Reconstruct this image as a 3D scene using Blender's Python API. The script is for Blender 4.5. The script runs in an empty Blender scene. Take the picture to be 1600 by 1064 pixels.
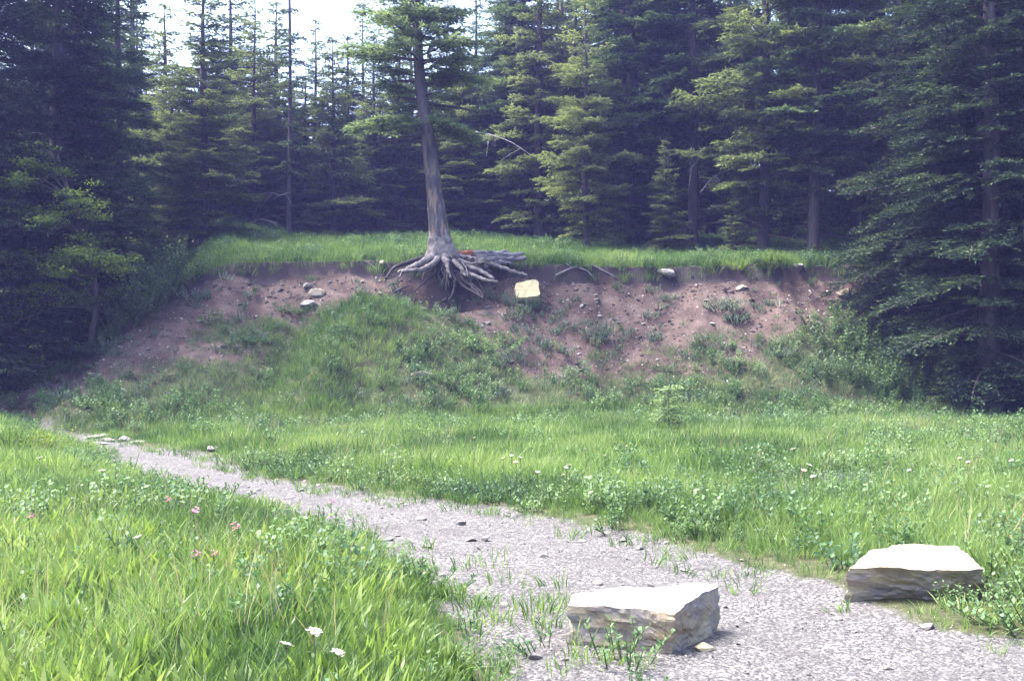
import bpy, math, random
import numpy as np
from mathutils import Vector

SC = bpy.context.scene
COL = SC.collection
rng = np.random.default_rng(11)
random.seed(11)

# ------------------------------------------------------------------ camera, sky, sun, exposure
F, HY, CX, EYE = 1690.0, 560.0, 800.0, 1.6          # focal length and horizon row in photo pixels (1600 wide)
cam = bpy.data.cameras.new('camera'); cam.sensor_width = 36.0; cam.lens = 36.0 * F / 1600.0
cam.shift_y = (HY - 532.0) / 1600.0
cam.clip_start = 0.1; cam.clip_end = 3000.0
camo = bpy.data.objects.new('camera', cam); COL.objects.link(camo)
camo.location = (0, 0, EYE); camo.rotation_euler = (math.pi / 2, 0, 0)
SC.camera = camo

SUN_EL, SUN_AZ = 62.0, -82.0
world = bpy.data.worlds.new('World'); SC.world = world; world.use_nodes = True
wn = world.node_tree.nodes; wl = world.node_tree.links
sky = wn.new('ShaderNodeTexSky'); sky.sky_type = 'NISHITA'; sky.sun_disc = False
sky.sun_elevation = math.radians(SUN_EL); sky.sun_rotation = math.radians(SUN_AZ)
sky.dust_density = 6.0; sky.air_density = 1.0; sky.ozone_density = 3.0
bg = wn.get('Background') or wn.new('ShaderNodeBackground')
wo = wn.get('World Output') or wn.new('ShaderNodeOutputWorld')
wl.new(sky.outputs[0], bg.inputs[0]); wl.new(bg.outputs[0], wo.inputs[0])
bg.inputs[1].default_value = 0.15
sl = bpy.data.lights.new('sun', 'SUN'); sl.energy = 2.7; sl.angle = math.radians(26); sl.color = (1.0, 0.99, 0.97)
so = bpy.data.objects.new('sun', sl); COL.objects.link(so)
az, el = math.radians(SUN_AZ), math.radians(SUN_EL)
sdir = Vector((math.sin(az) * math.cos(el), math.cos(az) * math.cos(el), math.sin(el)))
so.rotation_euler = sdir.to_track_quat('Z', 'Y').to_euler()
SC.view_settings.view_transform = 'Standard'; SC.view_settings.look = 'None'
SC.view_settings.exposure = 2.45; SC.view_settings.gamma = 1.0; SC.view_settings.use_curve_mapping = False
SC.render.engine = 'CYCLES'
cy = SC.cycles
cy.max_bounces = 5; cy.diffuse_bounces = 3; cy.glossy_bounces = 2; cy.transmission_bounces = 3; cy.transparent_max_bounces = 4
cy.volume_bounces = 0
cy.use_denoising = True
try: cy.denoiser = 'OPENIMAGEDENOISE'
except Exception: pass
cy.caustics_reflective = False; cy.caustics_refractive = False

HAZE = 0.0009
# ------------------------------------------------------------------ noise
def _h(ix, iy, s):
    n = (ix.astype(np.int64) * 374761393 + iy.astype(np.int64) * 668265263 + s * 1442695041) & 0xffffffff
    n = ((n ^ (n >> 13)) * 1274126177) & 0xffffffff
    return ((n ^ (n >> 16)) & 0xffff) / 65535.0
def vn(x, y, s=0):
    x = np.asarray(x, float); y = np.asarray(y, float)
    ix = np.floor(x); iy = np.floor(y); fx = x - ix; fy = y - iy
    fx = fx * fx * (3 - 2 * fx); fy = fy * fy * (3 - 2 * fy)
    a = _h(ix, iy, s); b = _h(ix + 1, iy, s); c = _h(ix, iy + 1, s); d = _h(ix + 1, iy + 1, s)
    return (a + (b - a) * fx) * (1 - fy) + (c + (d - c) * fx) * fy
def fbm(x, y, s=0, o=4):
    r = 0; a = .5
    for k in range(o):
        r = r + a * (vn(x * 2 ** k, y * 2 ** k, s + k * 17) - .5); a *= .5
    return r * 2      # about -1..1
def sst(a, b, x):
    t = np.clip((x - a) / (b - a), 0, 1); return t * t * (3 - 2 * t)

# ------------------------------------------------------------------ terrain
EDGE = [(-300,640,27),(0,628,27),(80,592,27.5),(180,517,28.5),(240,468,29.5),(300,430,30.5),(345,412,31.5),(450,409,32),(600,408,32.3),
        (760,411,32.3),(900,415,32.5),(1050,419,33),(1200,414,33.5),(1300,414,34),(1400,424,34),(1500,436,34),(1600,445,34),(1900,450,34)]
TOE = [(-300,26.0),(0,25.5),(100,24.3),(200,23.6),(330,23.8),(450,24.2),(560,24.6),(700,25.2),(850,25.8),(1000,26.2),(1200,26.8),(1400,27.3),(1600,27.8),(1900,28)]
ex = np.array([(p - CX) / F * Y for p, q, Y in EDGE]); eY = np.array([Y for p, q, Y in EDGE], float)
ez = np.array([EYE + (HY - q) / F * Y for p, q, Y in EDGE])
tx = np.array([(p - CX) / F * Y for p, Y in TOE]); tY = np.array([Y for p, Y in TOE], float)
PATH_PX = [(90,694),(150,702),(200,738),(290,770),(400,792),(490,812),(580,850),(640,890),(690,930),(715,985),(740,1040),(770,1100),(800,1200),(900,1500),
           (2600,1500),(2600,1120),(1750,1000),(1600,980),(1450,958),(1330,915),(1180,872),(1060,844),(960,820),(860,805),(760,788),(640,776),(520,757),(420,736),(300,706),(200,690),(130,674),(60,668)]
PP = np.array([((px - CX) / F * (F * EYE / (py - HY)), F * EYE / (py - HY)) for px, py in PATH_PX])
def path_sd(x, y):
    """signed distance to the path's outline, positive inside"""
    x = np.asarray(x, float); y = np.asarray(y, float)
    d = np.full(x.shape, 1e9); ins = np.zeros(x.shape, bool)
    for (x0, y0), (x1, y1) in zip(PP, np.roll(PP, -1, 0)):
        vx, vy = x1 - x0, y1 - y0
        t = np.clip(((x - x0) * vx + (y - y0) * vy) / (vx * vx + vy * vy), 0, 1)
        d = np.minimum(d, np.hypot(x - x0 - t * vx, y - y0 - t * vy))
        if y0 != y1:
            c = ((y0 > y) != (y1 > y)) & (x < (x1 - x0) * (y - y0) / (y1 - y0) + x0)
            ins ^= c
    return np.where(ins, d, -d)
def bank_t(x, y):
    Yt = np.interp(x, tx, tY) + .5 * fbm(x * .4, x * 0 + 3, 5)
    Ye = np.interp(x, ex, eY) + .45 * fbm(x * .5, x * 0 + 9, 6) + .12 * fbm(x * 2.3, x * 0, 7)
    return (y - Yt) / (Ye - Yt), Yt, Ye
TREE_X, TREE_Y = -2.10, 32.15
def terrain(x, y):
    x = np.asarray(x, float); y = np.asarray(y, float)
    t0, Yt, Ye = bank_t(x, y)
    t = np.clip(t0, 0, 1)
    ze = np.interp(x * 32.3 / np.clip(y, 32.3, 90), ex, ez)
    L = (.30 + .12 * fbm(x * .7, x * 0 + 5, 8)) * np.clip(ze / 3, 0, 1)
    prof = .62 * t + .38 * t * t
    z = prof * (ze - L) + sst(.975, 1.0, t) * L
    back = np.maximum(y - Ye, 0)
    z = z + np.where(back < 60, back * (.155 + .0006 * back), 60 * .191 + (back - 60) * .10)
    big = fbm(x * .35, y * .35, 1) * .05 + fbm(x * 1.6, y * 1.6, 2) * .02
    w = sst(0, .12, t) * (1 - sst(.93, .99, t))
    z = z + big * (1 - w) + w * (fbm(x * .5, y * .35, 3) * .28 + fbm(x * 2.2, y * 1.1, 4, 5) * .17 + np.abs(fbm(x * 1.5, y * .25, 9, 3)) * -.16)
    # grassy mound on the slope and the raw gully at its left
    mx = x + 4.3 - (t - .5) * 1.1
    z = z + .75 * np.where(mx < 0, np.exp(-(mx / .8) ** 2), np.exp(-(mx / 1.7) ** 2)) * sst(.02, .3, t) * (1 - sst(.62, .85, t))
    z = z - .25 * np.exp(-((mx + 1.5) / .7) ** 2) * sst(.2, .5, t) * (1 - sst(.8, .98, t))
    # hollow washed out beneath the roots
    z = z - 1.0 * np.exp(-((x - TREE_X - .1) / .95) ** 2 - ((y - TREE_Y + .75) / .55) ** 2)
    # path lies a little low
    near = (y < 30) & (y > -20)
    sd = np.full(x.shape, -9.0)
    if near.any(): sd[near] = path_sd(x[near], y[near])
    z = z - .05 * sst(-.25, .35, sd) * (1 - sst(0, .1, t))
    return z
def tz(x, y): return float(terrain(np.array([x]), np.array([y]))[0])
def hit(px, py, y0=4.0, y1=60.0):
    """where the ray through a photo pixel meets the ground"""
    ys = np.arange(y0, y1, .04); xs = (px - CX) / F * ys; zs = EYE + (HY - py) / F * ys
    g = terrain(xs, ys); k = np.argmax(g >= zs)
    if g[k] < zs[k]: k = len(ys) - 1
    return float(xs[k]), float(ys[k]), float(g[k])
def P(px, py, Y): return np.array([(px - CX) / F * Y, Y, EYE + (HY - py) / F * Y])

# ------------------------------------------------------------------ mesh and object helpers
def mesh(name, verts, faces, mats=(), smooth=False):
    """faces: (N,3) or (N,4) index array, or a list of both"""
    me = bpy.data.meshes.new(name)
    verts = np.asarray(verts, np.float32)
    fl = faces if isinstance(faces, list) else [faces]
    fl = [np.asarray(f, np.int32) for f in fl if len(f)]
    loops = np.concatenate([f.ravel() for f in fl]); sizes = np.concatenate([np.full(len(f), f.shape[1], np.int32) for f in fl])
    me.vertices.add(len(verts)); me.vertices.foreach_set('co', verts.ravel())
    me.loops.add(len(loops)); me.loops.foreach_set('vertex_index', loops)
    me.polygons.add(len(sizes)); st = np.concatenate([[0], np.cumsum(sizes)[:-1]]).astype(np.int32)
    me.polygons.foreach_set('loop_start', st)
    me.polygons.foreach_set('use_smooth', np.full(len(sizes), smooth, bool))
    for m in mats: me.materials.append(m)
    me.update(); me.validate()
    return me
def obj(name, me, parent=None, loc=None, link=True):
    o = bpy.data.objects.new(name, me)
    if link: COL.objects.link(o)
    if parent is not None: o.parent = parent
    if loc is not None: o.location = loc
    return o
def tag(o, label=None, cat=None, group=None, kind=None):
    if label: o['label'] = label
    if cat: o['category'] = cat
    if group: o['group'] = group
    if kind: o['kind'] = kind
    return o
def copy_tree(o, parent=None):
    c = o.copy(); COL.objects.link(c)
    if parent is not None: c.parent = parent
    for ch in o.children: copy_tree(ch, c)
    return c
class MB:
    def __init__(s): s.v = []; s.q = []; s.t = []; s.n = 0
    def add(s, v, q=None, t=None):
        v = np.asarray(v, float).reshape(-1, 3)
        if q is not None and len(q): s.q.append(np.asarray(q) + s.n)
        if t is not None and len(t): s.t.append(np.asarray(t) + s.n)
        s.v.append(v); s.n += len(v)
    def tube(s, pts, rad, n=6, cap=True, rough=0, seed=0):
        pts = np.asarray(pts, float); rad = np.broadcast_to(np.asarray(rad, float), (len(pts),))
        tan = np.gradient(pts, axis=0); tan /= np.linalg.norm(tan, axis=1)[:, None] + 1e-9
        ref = np.array([0, 0, 1.0]) if abs(tan[:, 2]).mean() < .8 else np.array([0, 1.0, 0])
        u = np.cross(tan, ref); u /= np.linalg.norm(u, axis=1)[:, None] + 1e-9
        w = np.cross(tan, u)
        a = np.arange(n) / n * 2 * math.pi
        r = rad[:, None] * np.ones((1, n))
        if rough:
            g = np.random.default_rng(seed)
            r = r * (1 + rough * (g.random((len(pts), n)) - .5) + rough * 1.2 * (g.random((1, n)) - .5))
        v = pts[:, None] + r[..., None] * (np.cos(a)[None, :, None] * u[:, None] + np.sin(a)[None, :, None] * w[:, None])
        i = np.arange(len(pts) - 1)[:, None] * n; j = np.arange(n)[None]
        q = np.stack([i + j, i + (j + 1) % n, i + n + (j + 1) % n, i + n + j], -1).reshape(-1, 4)
        v = v.reshape(-1, 3); t = []
        if cap:
            v = np.vstack([v, pts[0], pts[-1]]); k = len(pts) * n; jj = np.arange(n)
            t = np.vstack([np.stack([(jj + 1) % n, jj, np.full(n, k)], 1), np.stack([k - n + jj, k - n + (jj + 1) % n, np.full(n, k + 1)], 1)])
        s.add(v, q, t)
    def me(s, name, mats, smooth=False):
        f = []
        if s.q: f.append(np.vstack(s.q))
        if s.t: f.append(np.vstack(s.t))
        return mesh(name, np.vstack(s.v), f, mats, smooth)
def kites(base, d, up, ln, wd, mb):
    """leaf-shaped two-triangle blades; arrays of N"""
    d = d / (np.linalg.norm(d, axis=1)[:, None] + 1e-9)
    s = np.cross(d, up); s /= np.linalg.norm(s, axis=1)[:, None] + 1e-9
    nrm = np.cross(s, d)
    ln = np.broadcast_to(ln, (len(base),))[:, None]; wd = np.broadcast_to(wd, (len(base),))[:, None]
    m = base + d * ln * .45 + nrm * ln * .06
    v = np.stack([base, m + s * wd * .5, base + d * ln, m - s * wd * .5], 1).reshape(-1, 3)
    k = np.arange(len(base))[:, None] * 4
    mb.add(v, q=k + np.array([[0, 1, 2, 3]]))

# ------------------------------------------------------------------ materials
def newmat(name):
    m = bpy.data.materials.new(name); m.use_nodes = True
    nt = m.node_tree; nt.nodes.clear()
    return m, nt, nt.nodes.new('ShaderNodeOutputMaterial')
def N(nt, typ, **kw):
    n = nt.nodes.new(typ)
    for k, v in kw.items():
        if k.startswith('i_'): n.inputs[k[2:].replace('_', ' ')].default_value = v
        else: setattr(n, k, v)
    return n
def ramp(nt, fac, stops):
    r = nt.nodes.new('ShaderNodeValToRGB'); e = r.color_ramp.elements
    while len(e) < len(stops): e.new(.5)
    for k, (p, c) in enumerate(stops): e[k].position = p; e[k].color = (*c, 1)
    nt.links.new(fac, r.inputs[0]); return r.outputs[0]
def mixc(nt, fac, a, b, mode='MIX'):
    m = nt.nodes.new('ShaderNodeMix'); m.data_type = 'RGBA'; m.blend_type = mode
    for s, v in ((0, fac), (6, a), (7, b)):
        if hasattr(v, 'node'): nt.links.new(v, m.inputs[s])
        elif isinstance(v, (int, float)): m.inputs[s].default_value = v
        else: m.inputs[s].default_value = (*v, 1)
    return m.outputs[2]
def leafmat(name, stops, scale=.6, trans=.4, gloss=.02, tcol=1.25):
    """foliage: colour drifts from place to place and from plant to plant"""
    m, nt, out = newmat(name); L = nt.links.new
    g = N(nt, 'ShaderNodeNewGeometry'); oi = N(nt, 'ShaderNodeObjectInfo')
    n1 = N(nt, 'ShaderNodeTexNoise', i_Scale=scale, i_Detail=3.0); L(g.outputs['Position'], n1.inputs['Vector'])
    a = N(nt, 'ShaderNodeMath', operation='MULTIPLY_ADD'); L(oi.outputs['Random'], a.inputs[0]); a.inputs[1].default_value = .35; 
    b = N(nt, 'ShaderNodeMath', operation='MULTIPLY_ADD'); L(n1.outputs[0], b.inputs[0]); b.inputs[1].default_value = 2.0; b.inputs[2].default_value = -.68
    L(b.outputs[0], a.inputs[2])
    c0 = N(nt, 'ShaderNodeMath', operation='MULTIPLY_ADD'); L(g.outputs['Random Per Island'], c0.inputs[0]); c0.inputs[1].default_value = .6; L(a.outputs[0], c0.inputs[2])
    c1 = N(nt, 'ShaderNodeMath', operation='SUBTRACT'); L(c0.outputs[0], c1.inputs[0]); c1.inputs[1].default_value = .31
    col = ramp(nt, c1.outputs[0], stops)
    d = N(nt, 'ShaderNodeBsdfDiffuse'); t = N(nt, 'ShaderNodeBsdfTranslucent'); L(col, d.inputs[0])
    tc = mixc(nt, 1.0, col, (tcol, tcol * 1.02, tcol * .7), 'MULTIPLY'); L(tc, t.inputs[0])
    mx = N(nt, 'ShaderNodeMixShader'); mx.inputs[0].default_value = trans; L(d.outputs[0], mx.inputs[1]); L(t.outputs[0], mx.inputs[2])
    gl = N(nt, 'ShaderNodeBsdfGlossy', i_Roughness=.45); m2 = N(nt, 'ShaderNodeMixShader'); m2.inputs[0].default_value = gloss
    L(mx.outputs[0], m2.inputs[1]); L(gl.outputs[0], m2.inputs[2]); L(m2.outputs[0], out.inputs[0])
    return m
def rough_surface(name, stops, scale, bump=.5, bscale=None, stretch=(1, 1, 1), rough=.9, extra=None, dist=.02):
    m, nt, out = newmat(name); L = nt.links.new
    tc = N(nt, 'ShaderNodeTexCoord'); mp = N(nt, 'ShaderNodeMapping'); mp.inputs['Scale'].default_value = stretch
    L(tc.outputs['Object'], mp.inputs[0])
    n1 = N(nt, 'ShaderNodeTexNoise', i_Scale=scale, i_Detail=8.0, i_Roughness=.65); L(mp.outputs[0], n1.inputs['Vector'])
    col = ramp(nt, n1.outputs[0], stops)
    if extra: col = extra(nt, mp.outputs[0], col)
    n2 = N(nt, 'ShaderNodeTexNoise', i_Scale=bscale or scale * 3, i_Detail=8.0, i_Roughness=.7); L(mp.outputs[0], n2.inputs['Vector'])
    bp = N(nt, 'ShaderNodeBump', i_Strength=bump, i_Distance=dist); L(n2.outputs[0], bp.inputs['Height'])
    p = N(nt, 'ShaderNodeBsdfPrincipled', i_Roughness=rough); L(col, p.inputs['Base Color']); L(bp.outputs[0], p.inputs['Normal'])
    p.inputs['Specular IOR Level'].default_value = .25
    L(p.outputs[0], out.inputs[0]); return m

def terrain_material():
    m, nt, out = newmat('earth'); L = nt.links.new
    g = N(nt, 'ShaderNodeNewGeometry'); pos = g.outputs['Position']
    ap = N(nt, 'ShaderNodeAttribute', attribute_name='path'); asl = N(nt, 'ShaderNodeAttribute', attribute_name='soil')
    nb = N(nt, 'ShaderNodeTexNoise', i_Scale=1.3, i_Detail=7.0, i_Roughness=.65); L(pos, nb.inputs['Vector'])
    nf = N(nt, 'ShaderNodeTexNoise', i_Scale=9.0, i_Detail=8.0, i_Roughness=.7); L(pos, nf.inputs['Vector'])
    thatch = ramp(nt, nf.outputs[0], [(.3, (.025, .03, .014)), (.55, (.06, .065, .03)), (.75, (.11, .10, .055))])
    # raw soil of the cut bank
    soil = ramp(nt, nb.outputs[0], [(.28, (.028, .018, .0165)), (.45, (.070, .047, .040)), (.58, (.108, .077, .066)), (.75, (.158, .12, .102))])
    sv = N(nt, 'ShaderNodeTexVoronoi', i_Scale=11.0, i_Randomness=1.0); L(pos, sv.inputs['Vector'])
    stone = ramp(nt, sv.outputs['Distance'], [(.12, (1, 1, 1)), (.22, (0, 0, 0))])
    sc_ = N(nt, 'ShaderNodeSeparateColor'); L(sv.outputs['Color'], sc_.inputs[0])
    pick = N(nt, 'ShaderNodeMath', operation='GREATER_THAN'); L(sc_.outputs[0], pick.inputs[0]); pick.inputs[1].default_value = .72
    sm = N(nt, 'ShaderNodeMath', operation='MULTIPLY'); L(stone, sm.inputs[0]); L(pick.outputs[0], sm.inputs[1])
    soil = mixc(nt, sm.outputs[0], soil, (.26, .215, .185))
    # trodden gravel
    v1 = N(nt, 'ShaderNodeTexVoronoi', i_Scale=48.0); L(pos, v1.inputs['Vector'])
    v2 = N(nt, 'ShaderNodeTexVoronoi', i_Scale=110.0); L(pos, v2.inputs['Vector'])
    s1 = N(nt, 'ShaderNodeSeparateColor'); L(v1.outputs['Color'], s1.inputs[0])
    s2 = N(nt, 'ShaderNodeSeparateColor'); L(v2.outputs['Color'], s2.inputs[0])
    ad = N(nt, 'ShaderNodeMath', operation='ADD'); L(s1.outputs[0], ad.inputs[0]); L(s2.outputs[0], ad.inputs[1])
    hf = N(nt, 'ShaderNodeMath', operation='MULTIPLY'); L(ad.outputs[0], hf.inputs[0]); hf.inputs[1].default_value = .5
    grav = ramp(nt, hf.outputs[0], [(.12, (.03, .029, .032)), (.42, (.078, .073, .073)), (.72, (.14, .132, .128)), (.92, (.28, .265, .235))])
    fines = ramp(nt, nf.outputs[0], [(.35, (.05, .045, .046)), (.65, (.108, .099, .097))])
    fm = ramp(nt, nb.outputs[0], [(.42, (0, 0, 0)), (.62, (1, 1, 1))])
    fh = N(nt, 'ShaderNodeMath', operation='MULTIPLY'); L(fm, fh.inputs[0]); fh.inputs[1].default_value = .6
    grav = mixc(nt, fh.outputs[0], grav, fines)
    def wob(att, lo, hi):
        a = N(nt, 'ShaderNodeMath', operation='MULTIPLY_ADD'); L(nf.outputs[0], a.inputs[0]); a.inputs[1].default_value = .7; L(att.outputs['Fac'], a.inputs[2])
        r = N(nt, 'ShaderNodeMapRange', clamp=True); L(a.outputs[0], r.inputs[0]); r.inputs[1].default_value = lo; r.inputs[2].default_value = hi
        return r.outputs[0]
    c = mixc(nt, wob(asl, .65, .95), thatch, soil)
    ah = N(nt, 'ShaderNodeAttribute', attribute_name='soil_shade')
    c = mixc(nt, wob(ah, .55, .85), c, (.045, .034, .036))  # painted shade: soil darkened below the turf lip and in the root hollow
    c = mixc(nt, wob(ap, .70, 1.0), c, grav)
    bh = N(nt, 'ShaderNodeMath', operation='MULTIPLY_ADD'); L(v1.outputs['Distance'], bh.inputs[0]); bh.inputs[1].default_value = -.5; L(nf.outputs[0], bh.inputs[2])
    bp = N(nt, 'ShaderNodeBump', i_Strength=.8, i_Distance=.03); L(bh.outputs[0], bp.inputs['Height'])
    p = N(nt, 'ShaderNodeBsdfPrincipled', i_Roughness=.9); p.inputs['Specular IOR Level'].default_value = .2
    L(c, p.inputs['Base Color']); L(bp.outputs[0], p.inputs['Normal']); L(p.outputs[0], out.inputs[0])
    return m

M = {}
M['earth'] = terrain_material()
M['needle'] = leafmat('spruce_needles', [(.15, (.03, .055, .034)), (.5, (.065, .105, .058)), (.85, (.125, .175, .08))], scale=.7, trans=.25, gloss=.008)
M['needle_light'] = leafmat('fir_needles', [(.15, (.085, .115, .055)), (.5, (.15, .19, .085)), (.85, (.235, .27, .115))], scale=.7, trans=.3, gloss=.008)
M['leaf_lime'] = leafmat('lime_leaves', [(.1, (.045, .08, .014)), (.5, (.12, .18, .028)), (.9, (.21, .27, .045))], scale=1.2, trans=.45)
M['grass'] = leafmat('meadow_grass', [(.1, (.036, .078, .026)), (.4, (.105, .185, .05)), (.7, (.17, .262, .072)), (.95, (.27, .32, .13))], scale=.45, trans=.42)
M['grass_blue'] = leafmat('bank_grass', [(.1, (.045, .09, .042)), (.5, (.085, .155, .068)), (.9, (.165, .225, .12))], scale=.6, trans=.4)
M['broad'] = leafmat('broad_blades', [(.1, (.048, .092, .024)), (.5, (.148, .222, .048)), (.9, (.245, .31, .09))], scale=.8, trans=.45, gloss=.03)
M['forb'] = leafmat('forb_leaves', [(.1, (.042, .095, .042)), (.5, (.095, .17, .072)), (.9, (.17, .25, .11))], scale=.7, trans=.38)
M['sage'] = leafmat('sage_leaves', [(.1, (.085, .125, .095)), (.5, (.14, .19, .135)), (.9, (.22, .27, .20))], scale=1.5, trans=.25)
M['shrub'] = leafmat('shrub_leaves', [(.1, (.04, .075, .035)), (.5, (.075, .13, .058)), (.9, (.13, .19, .085))], scale=1.0, trans=.35)
M['straw'] = leafmat('dry_grass', [(.1, (.20, .17, .09)), (.9, (.38, .32, .19))], trans=.3)
M['needle_pale'] = leafmat('pale_needles', [(.15, (.08, .12, .065)), (.5, (.14, .195, .10)), (.85, (.22, .275, .135))], scale=.7, trans=.42, gloss=.008)
M['needle_shade'] = leafmat('shade_toned_needles', [(.15, (.016, .030, .022)), (.5, (.034, .055, .034)), (.85, (.085, .12, .055))], scale=.7, trans=.2, gloss=.008)  # shade on the spruces by the borders, put into the needle colour
M['new_growth'] = leafmat('new_growth', [(.1, (.13, .20, .09)), (.9, (.24, .32, .15))], trans=.35)
M['stem'] = rough_surface('plant_stems', [(.3, (.05, .07, .03)), (.7, (.10, .11, .05))], 20)
M['bark'] = rough_surface('spruce_bark', [(.3, (.035, .028, .030)), (.55, (.085, .07, .068)), (.75, (.16, .135, .125))], 7, .9, 14, (1, 1, .22))
def flecks(nt, vec, col):
    n = N(nt, 'ShaderNodeTexNoise', i_Scale=9.0, i_Detail=5.0); nt.links.new(vec, n.inputs['Vector'])
    z = N(nt, 'ShaderNodeSeparateXYZ'); tc = N(nt, 'ShaderNodeTexCoord'); nt.links.new(tc.outputs['Object'], z.inputs[0])
    lo = N(nt, 'ShaderNodeMapRange', clamp=True); nt.links.new(z.outputs['Z'], lo.inputs[0])
    lo.inputs[1].default_value = 4.5; lo.inputs[2].default_value = 1.2
    f = ramp(nt, n.outputs[0], [(.5, (0, 0, 0)), (.58, (1, 1, 1))])
    a = N(nt, 'ShaderNodeMath', operation='MULTIPLY'); nt.links.new(f, a.inputs[0]); nt.links.new(lo.outputs[0], a.inputs[1])
    return mixc(nt, a.outputs[0], col, (.26, .18, .135))
M['old_bark'] = rough_surface('flaking_bark', [(.3, (.045, .040, .043)), (.55, (.105, .095, .10)), (.75, (.18, .165, .165))], 6, 1.0, 11, (1, 1, .25), extra=flecks, dist=.04)
def stains(nt, vec, col):
    n = N(nt, 'ShaderNodeTexNoise', i_Scale=2.6, i_Detail=5.0, i_Roughness=.6); nt.links.new(vec, n.inputs['Vector'])
    f = ramp(nt, n.outputs[0], [(.46, (0, 0, 0)), (.62, (1, 1, 1))])
    h = N(nt, 'ShaderNodeMath', operation='MULTIPLY'); nt.links.new(f, h.inputs[0]); h.inputs[1].default_value = .6
    return mixc(nt, h.outputs[0], col, (.17, .115, .075))
M['root'] = rough_surface('bleached_root', [(.3, (.06, .052, .055)), (.5, (.17, .15, .145)), (.72, (.34, .30, .27))], 5, .9, 16, (1, 1, 1))
M['dark_root'] = rough_surface('dark_root', [(.3, (.022, .018, .02)), (.6, (.06, .05, .054)), (.8, (.13, .115, .115))], 6, .8, 16)
M['rot'] = rough_surface('red_rotten_wood', [(.3, (.10, .03, .018)), (.6, (.24, .08, .04)), (.8, (.34, .15, .08))], 9, .9, 20)
M['grey_wood'] = rough_surface('weathered_wood', [(.3, (.05, .047, .055)), (.5, (.14, .135, .15)), (.75, (.27, .26, .27))], 5, 1.0, 12, (.25, 1, 1))
M['twig'] = rough_surface('dead_twig', [(.3, (.12, .11, .12)), (.7, (.34, .31, .32))], 8, .6)
M['limestone'] = rough_surface('pale_limestone', [(.25, (.12, .107, .102)), (.42, (.225, .205, .188)), (.58, (.31, .272, .18)), (.8, (.40, .345, .18))], 4.2, .9, 12, (1, 1, 1.6), extra=stains, dist=.015)
M['cream_stone'] = rough_surface('cream_stone', [(.3, (.38, .335, .19)), (.7, (.50, .44, .25))], 4, .5, 20, dist=.008)
M['stone'] = rough_surface('grey_stone', [(.3, (.11, .10, .098)), (.5, (.20, .185, .17)), (.75, (.36, .33, .28))], 5, .8, 18, dist=.01)
M['pebble'] = None
def pebble_mat():
    m, nt, out = newmat('gravel_stone'); oi = N(nt, 'ShaderNodeObjectInfo')
    c = ramp(nt, oi.outputs['Random'], [(.05, (.04, .037, .04)), (.4, (.105, .098, .094)), (.75, (.195, .182, .172)), (.97, (.44, .405, .33))])
    p = N(nt, 'ShaderNodeBsdfPrincipled', i_Roughness=.75); nt.links.new(c, p.inputs['Base Color']); nt.links.new(p.outputs[0], out.inputs[0]); return m
M['pebble'] = pebble_mat()
def flat(name, c, rough=.8):
    m, nt, out = newmat(name); d = N(nt, 'ShaderNodeBsdfDiffuse'); d.inputs[0].default_value = (*c, 1)
    t = N(nt, 'ShaderNodeBsdfTranslucent'); t.inputs[0].default_value = (*c, 1); mx = N(nt, 'ShaderNodeMixShader'); mx.inputs[0].default_value = .3
    nt.links.new(d.outputs[0], mx.inputs[1]); nt.links.new(t.outputs[0], mx.inputs[2]); nt.links.new(mx.outputs[0], out.inputs[0]); return m
M['petal_white'] = flat('white_petals', (.55, .53, .46)); M['petal_pink'] = flat('pink_petals', (.62, .26, .42)); M['petal_cream'] = flat('cream_petals', (.75, .66, .45))

# ------------------------------------------------------------------ ground, bank and path: one continuous sheet cut into three
def axis(lo, hi, step, far):
    d = np.arange(lo, hi + 1e-6, step); out = []; s = step; p = hi
    while p < far: s *= 1.35; p += s; out.append(p)
    inn = []; s = step; p = lo
    while p > -far: s *= 1.35; p -= s; inn.append(p)
    return np.concatenate([inn[::-1], d, out])
gx = axis(-17, 17, .115, 260); gy = axis(3.5, 47, .115, 260)
GX, GY = np.meshgrid(gx, gy); X, Y = GX.ravel(), GY.ravel()
Z = terrain(X, Y)
T, YT, YE = bank_t(X, Y)
SD = np.full(X.shape, -9.0); nr = (Y < 30) & (Y > -30); SD[nr] = path_sd(X[nr], Y[nr])
def soilness(x, y, t):
    """1 where the cut bank is raw earth"""
    n = fbm(x * .55, y * .55, 31) * .30 + fbm(x * 1.9, y * 1.9, 32) * .22
    px = x / np.maximum(y, 1) * F + CX
    lo = np.interp(px, [0, 150, 300, 420, 520, 640, 700, 820, 900, 1150, 1250, 1340, 1420, 1600], [.15, .33, .52, .58, .74, .80, .72, .44, .42, .46, .56, .80, .92, 1.0])
    s = sst(-.14, .18, t - lo + n)
    mx = x + 4.3 - (t - .5) * 1.1
    s = s * (1 - np.clip(1.4 * np.exp(-(mx / 1.5) ** 2) * (1 - sst(.66, .8, t)), 0, 1))
    return s * (t > .02) * (1 - sst(1.0, 1.03, t))
SOIL = soilness(X, Y, T)
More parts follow.
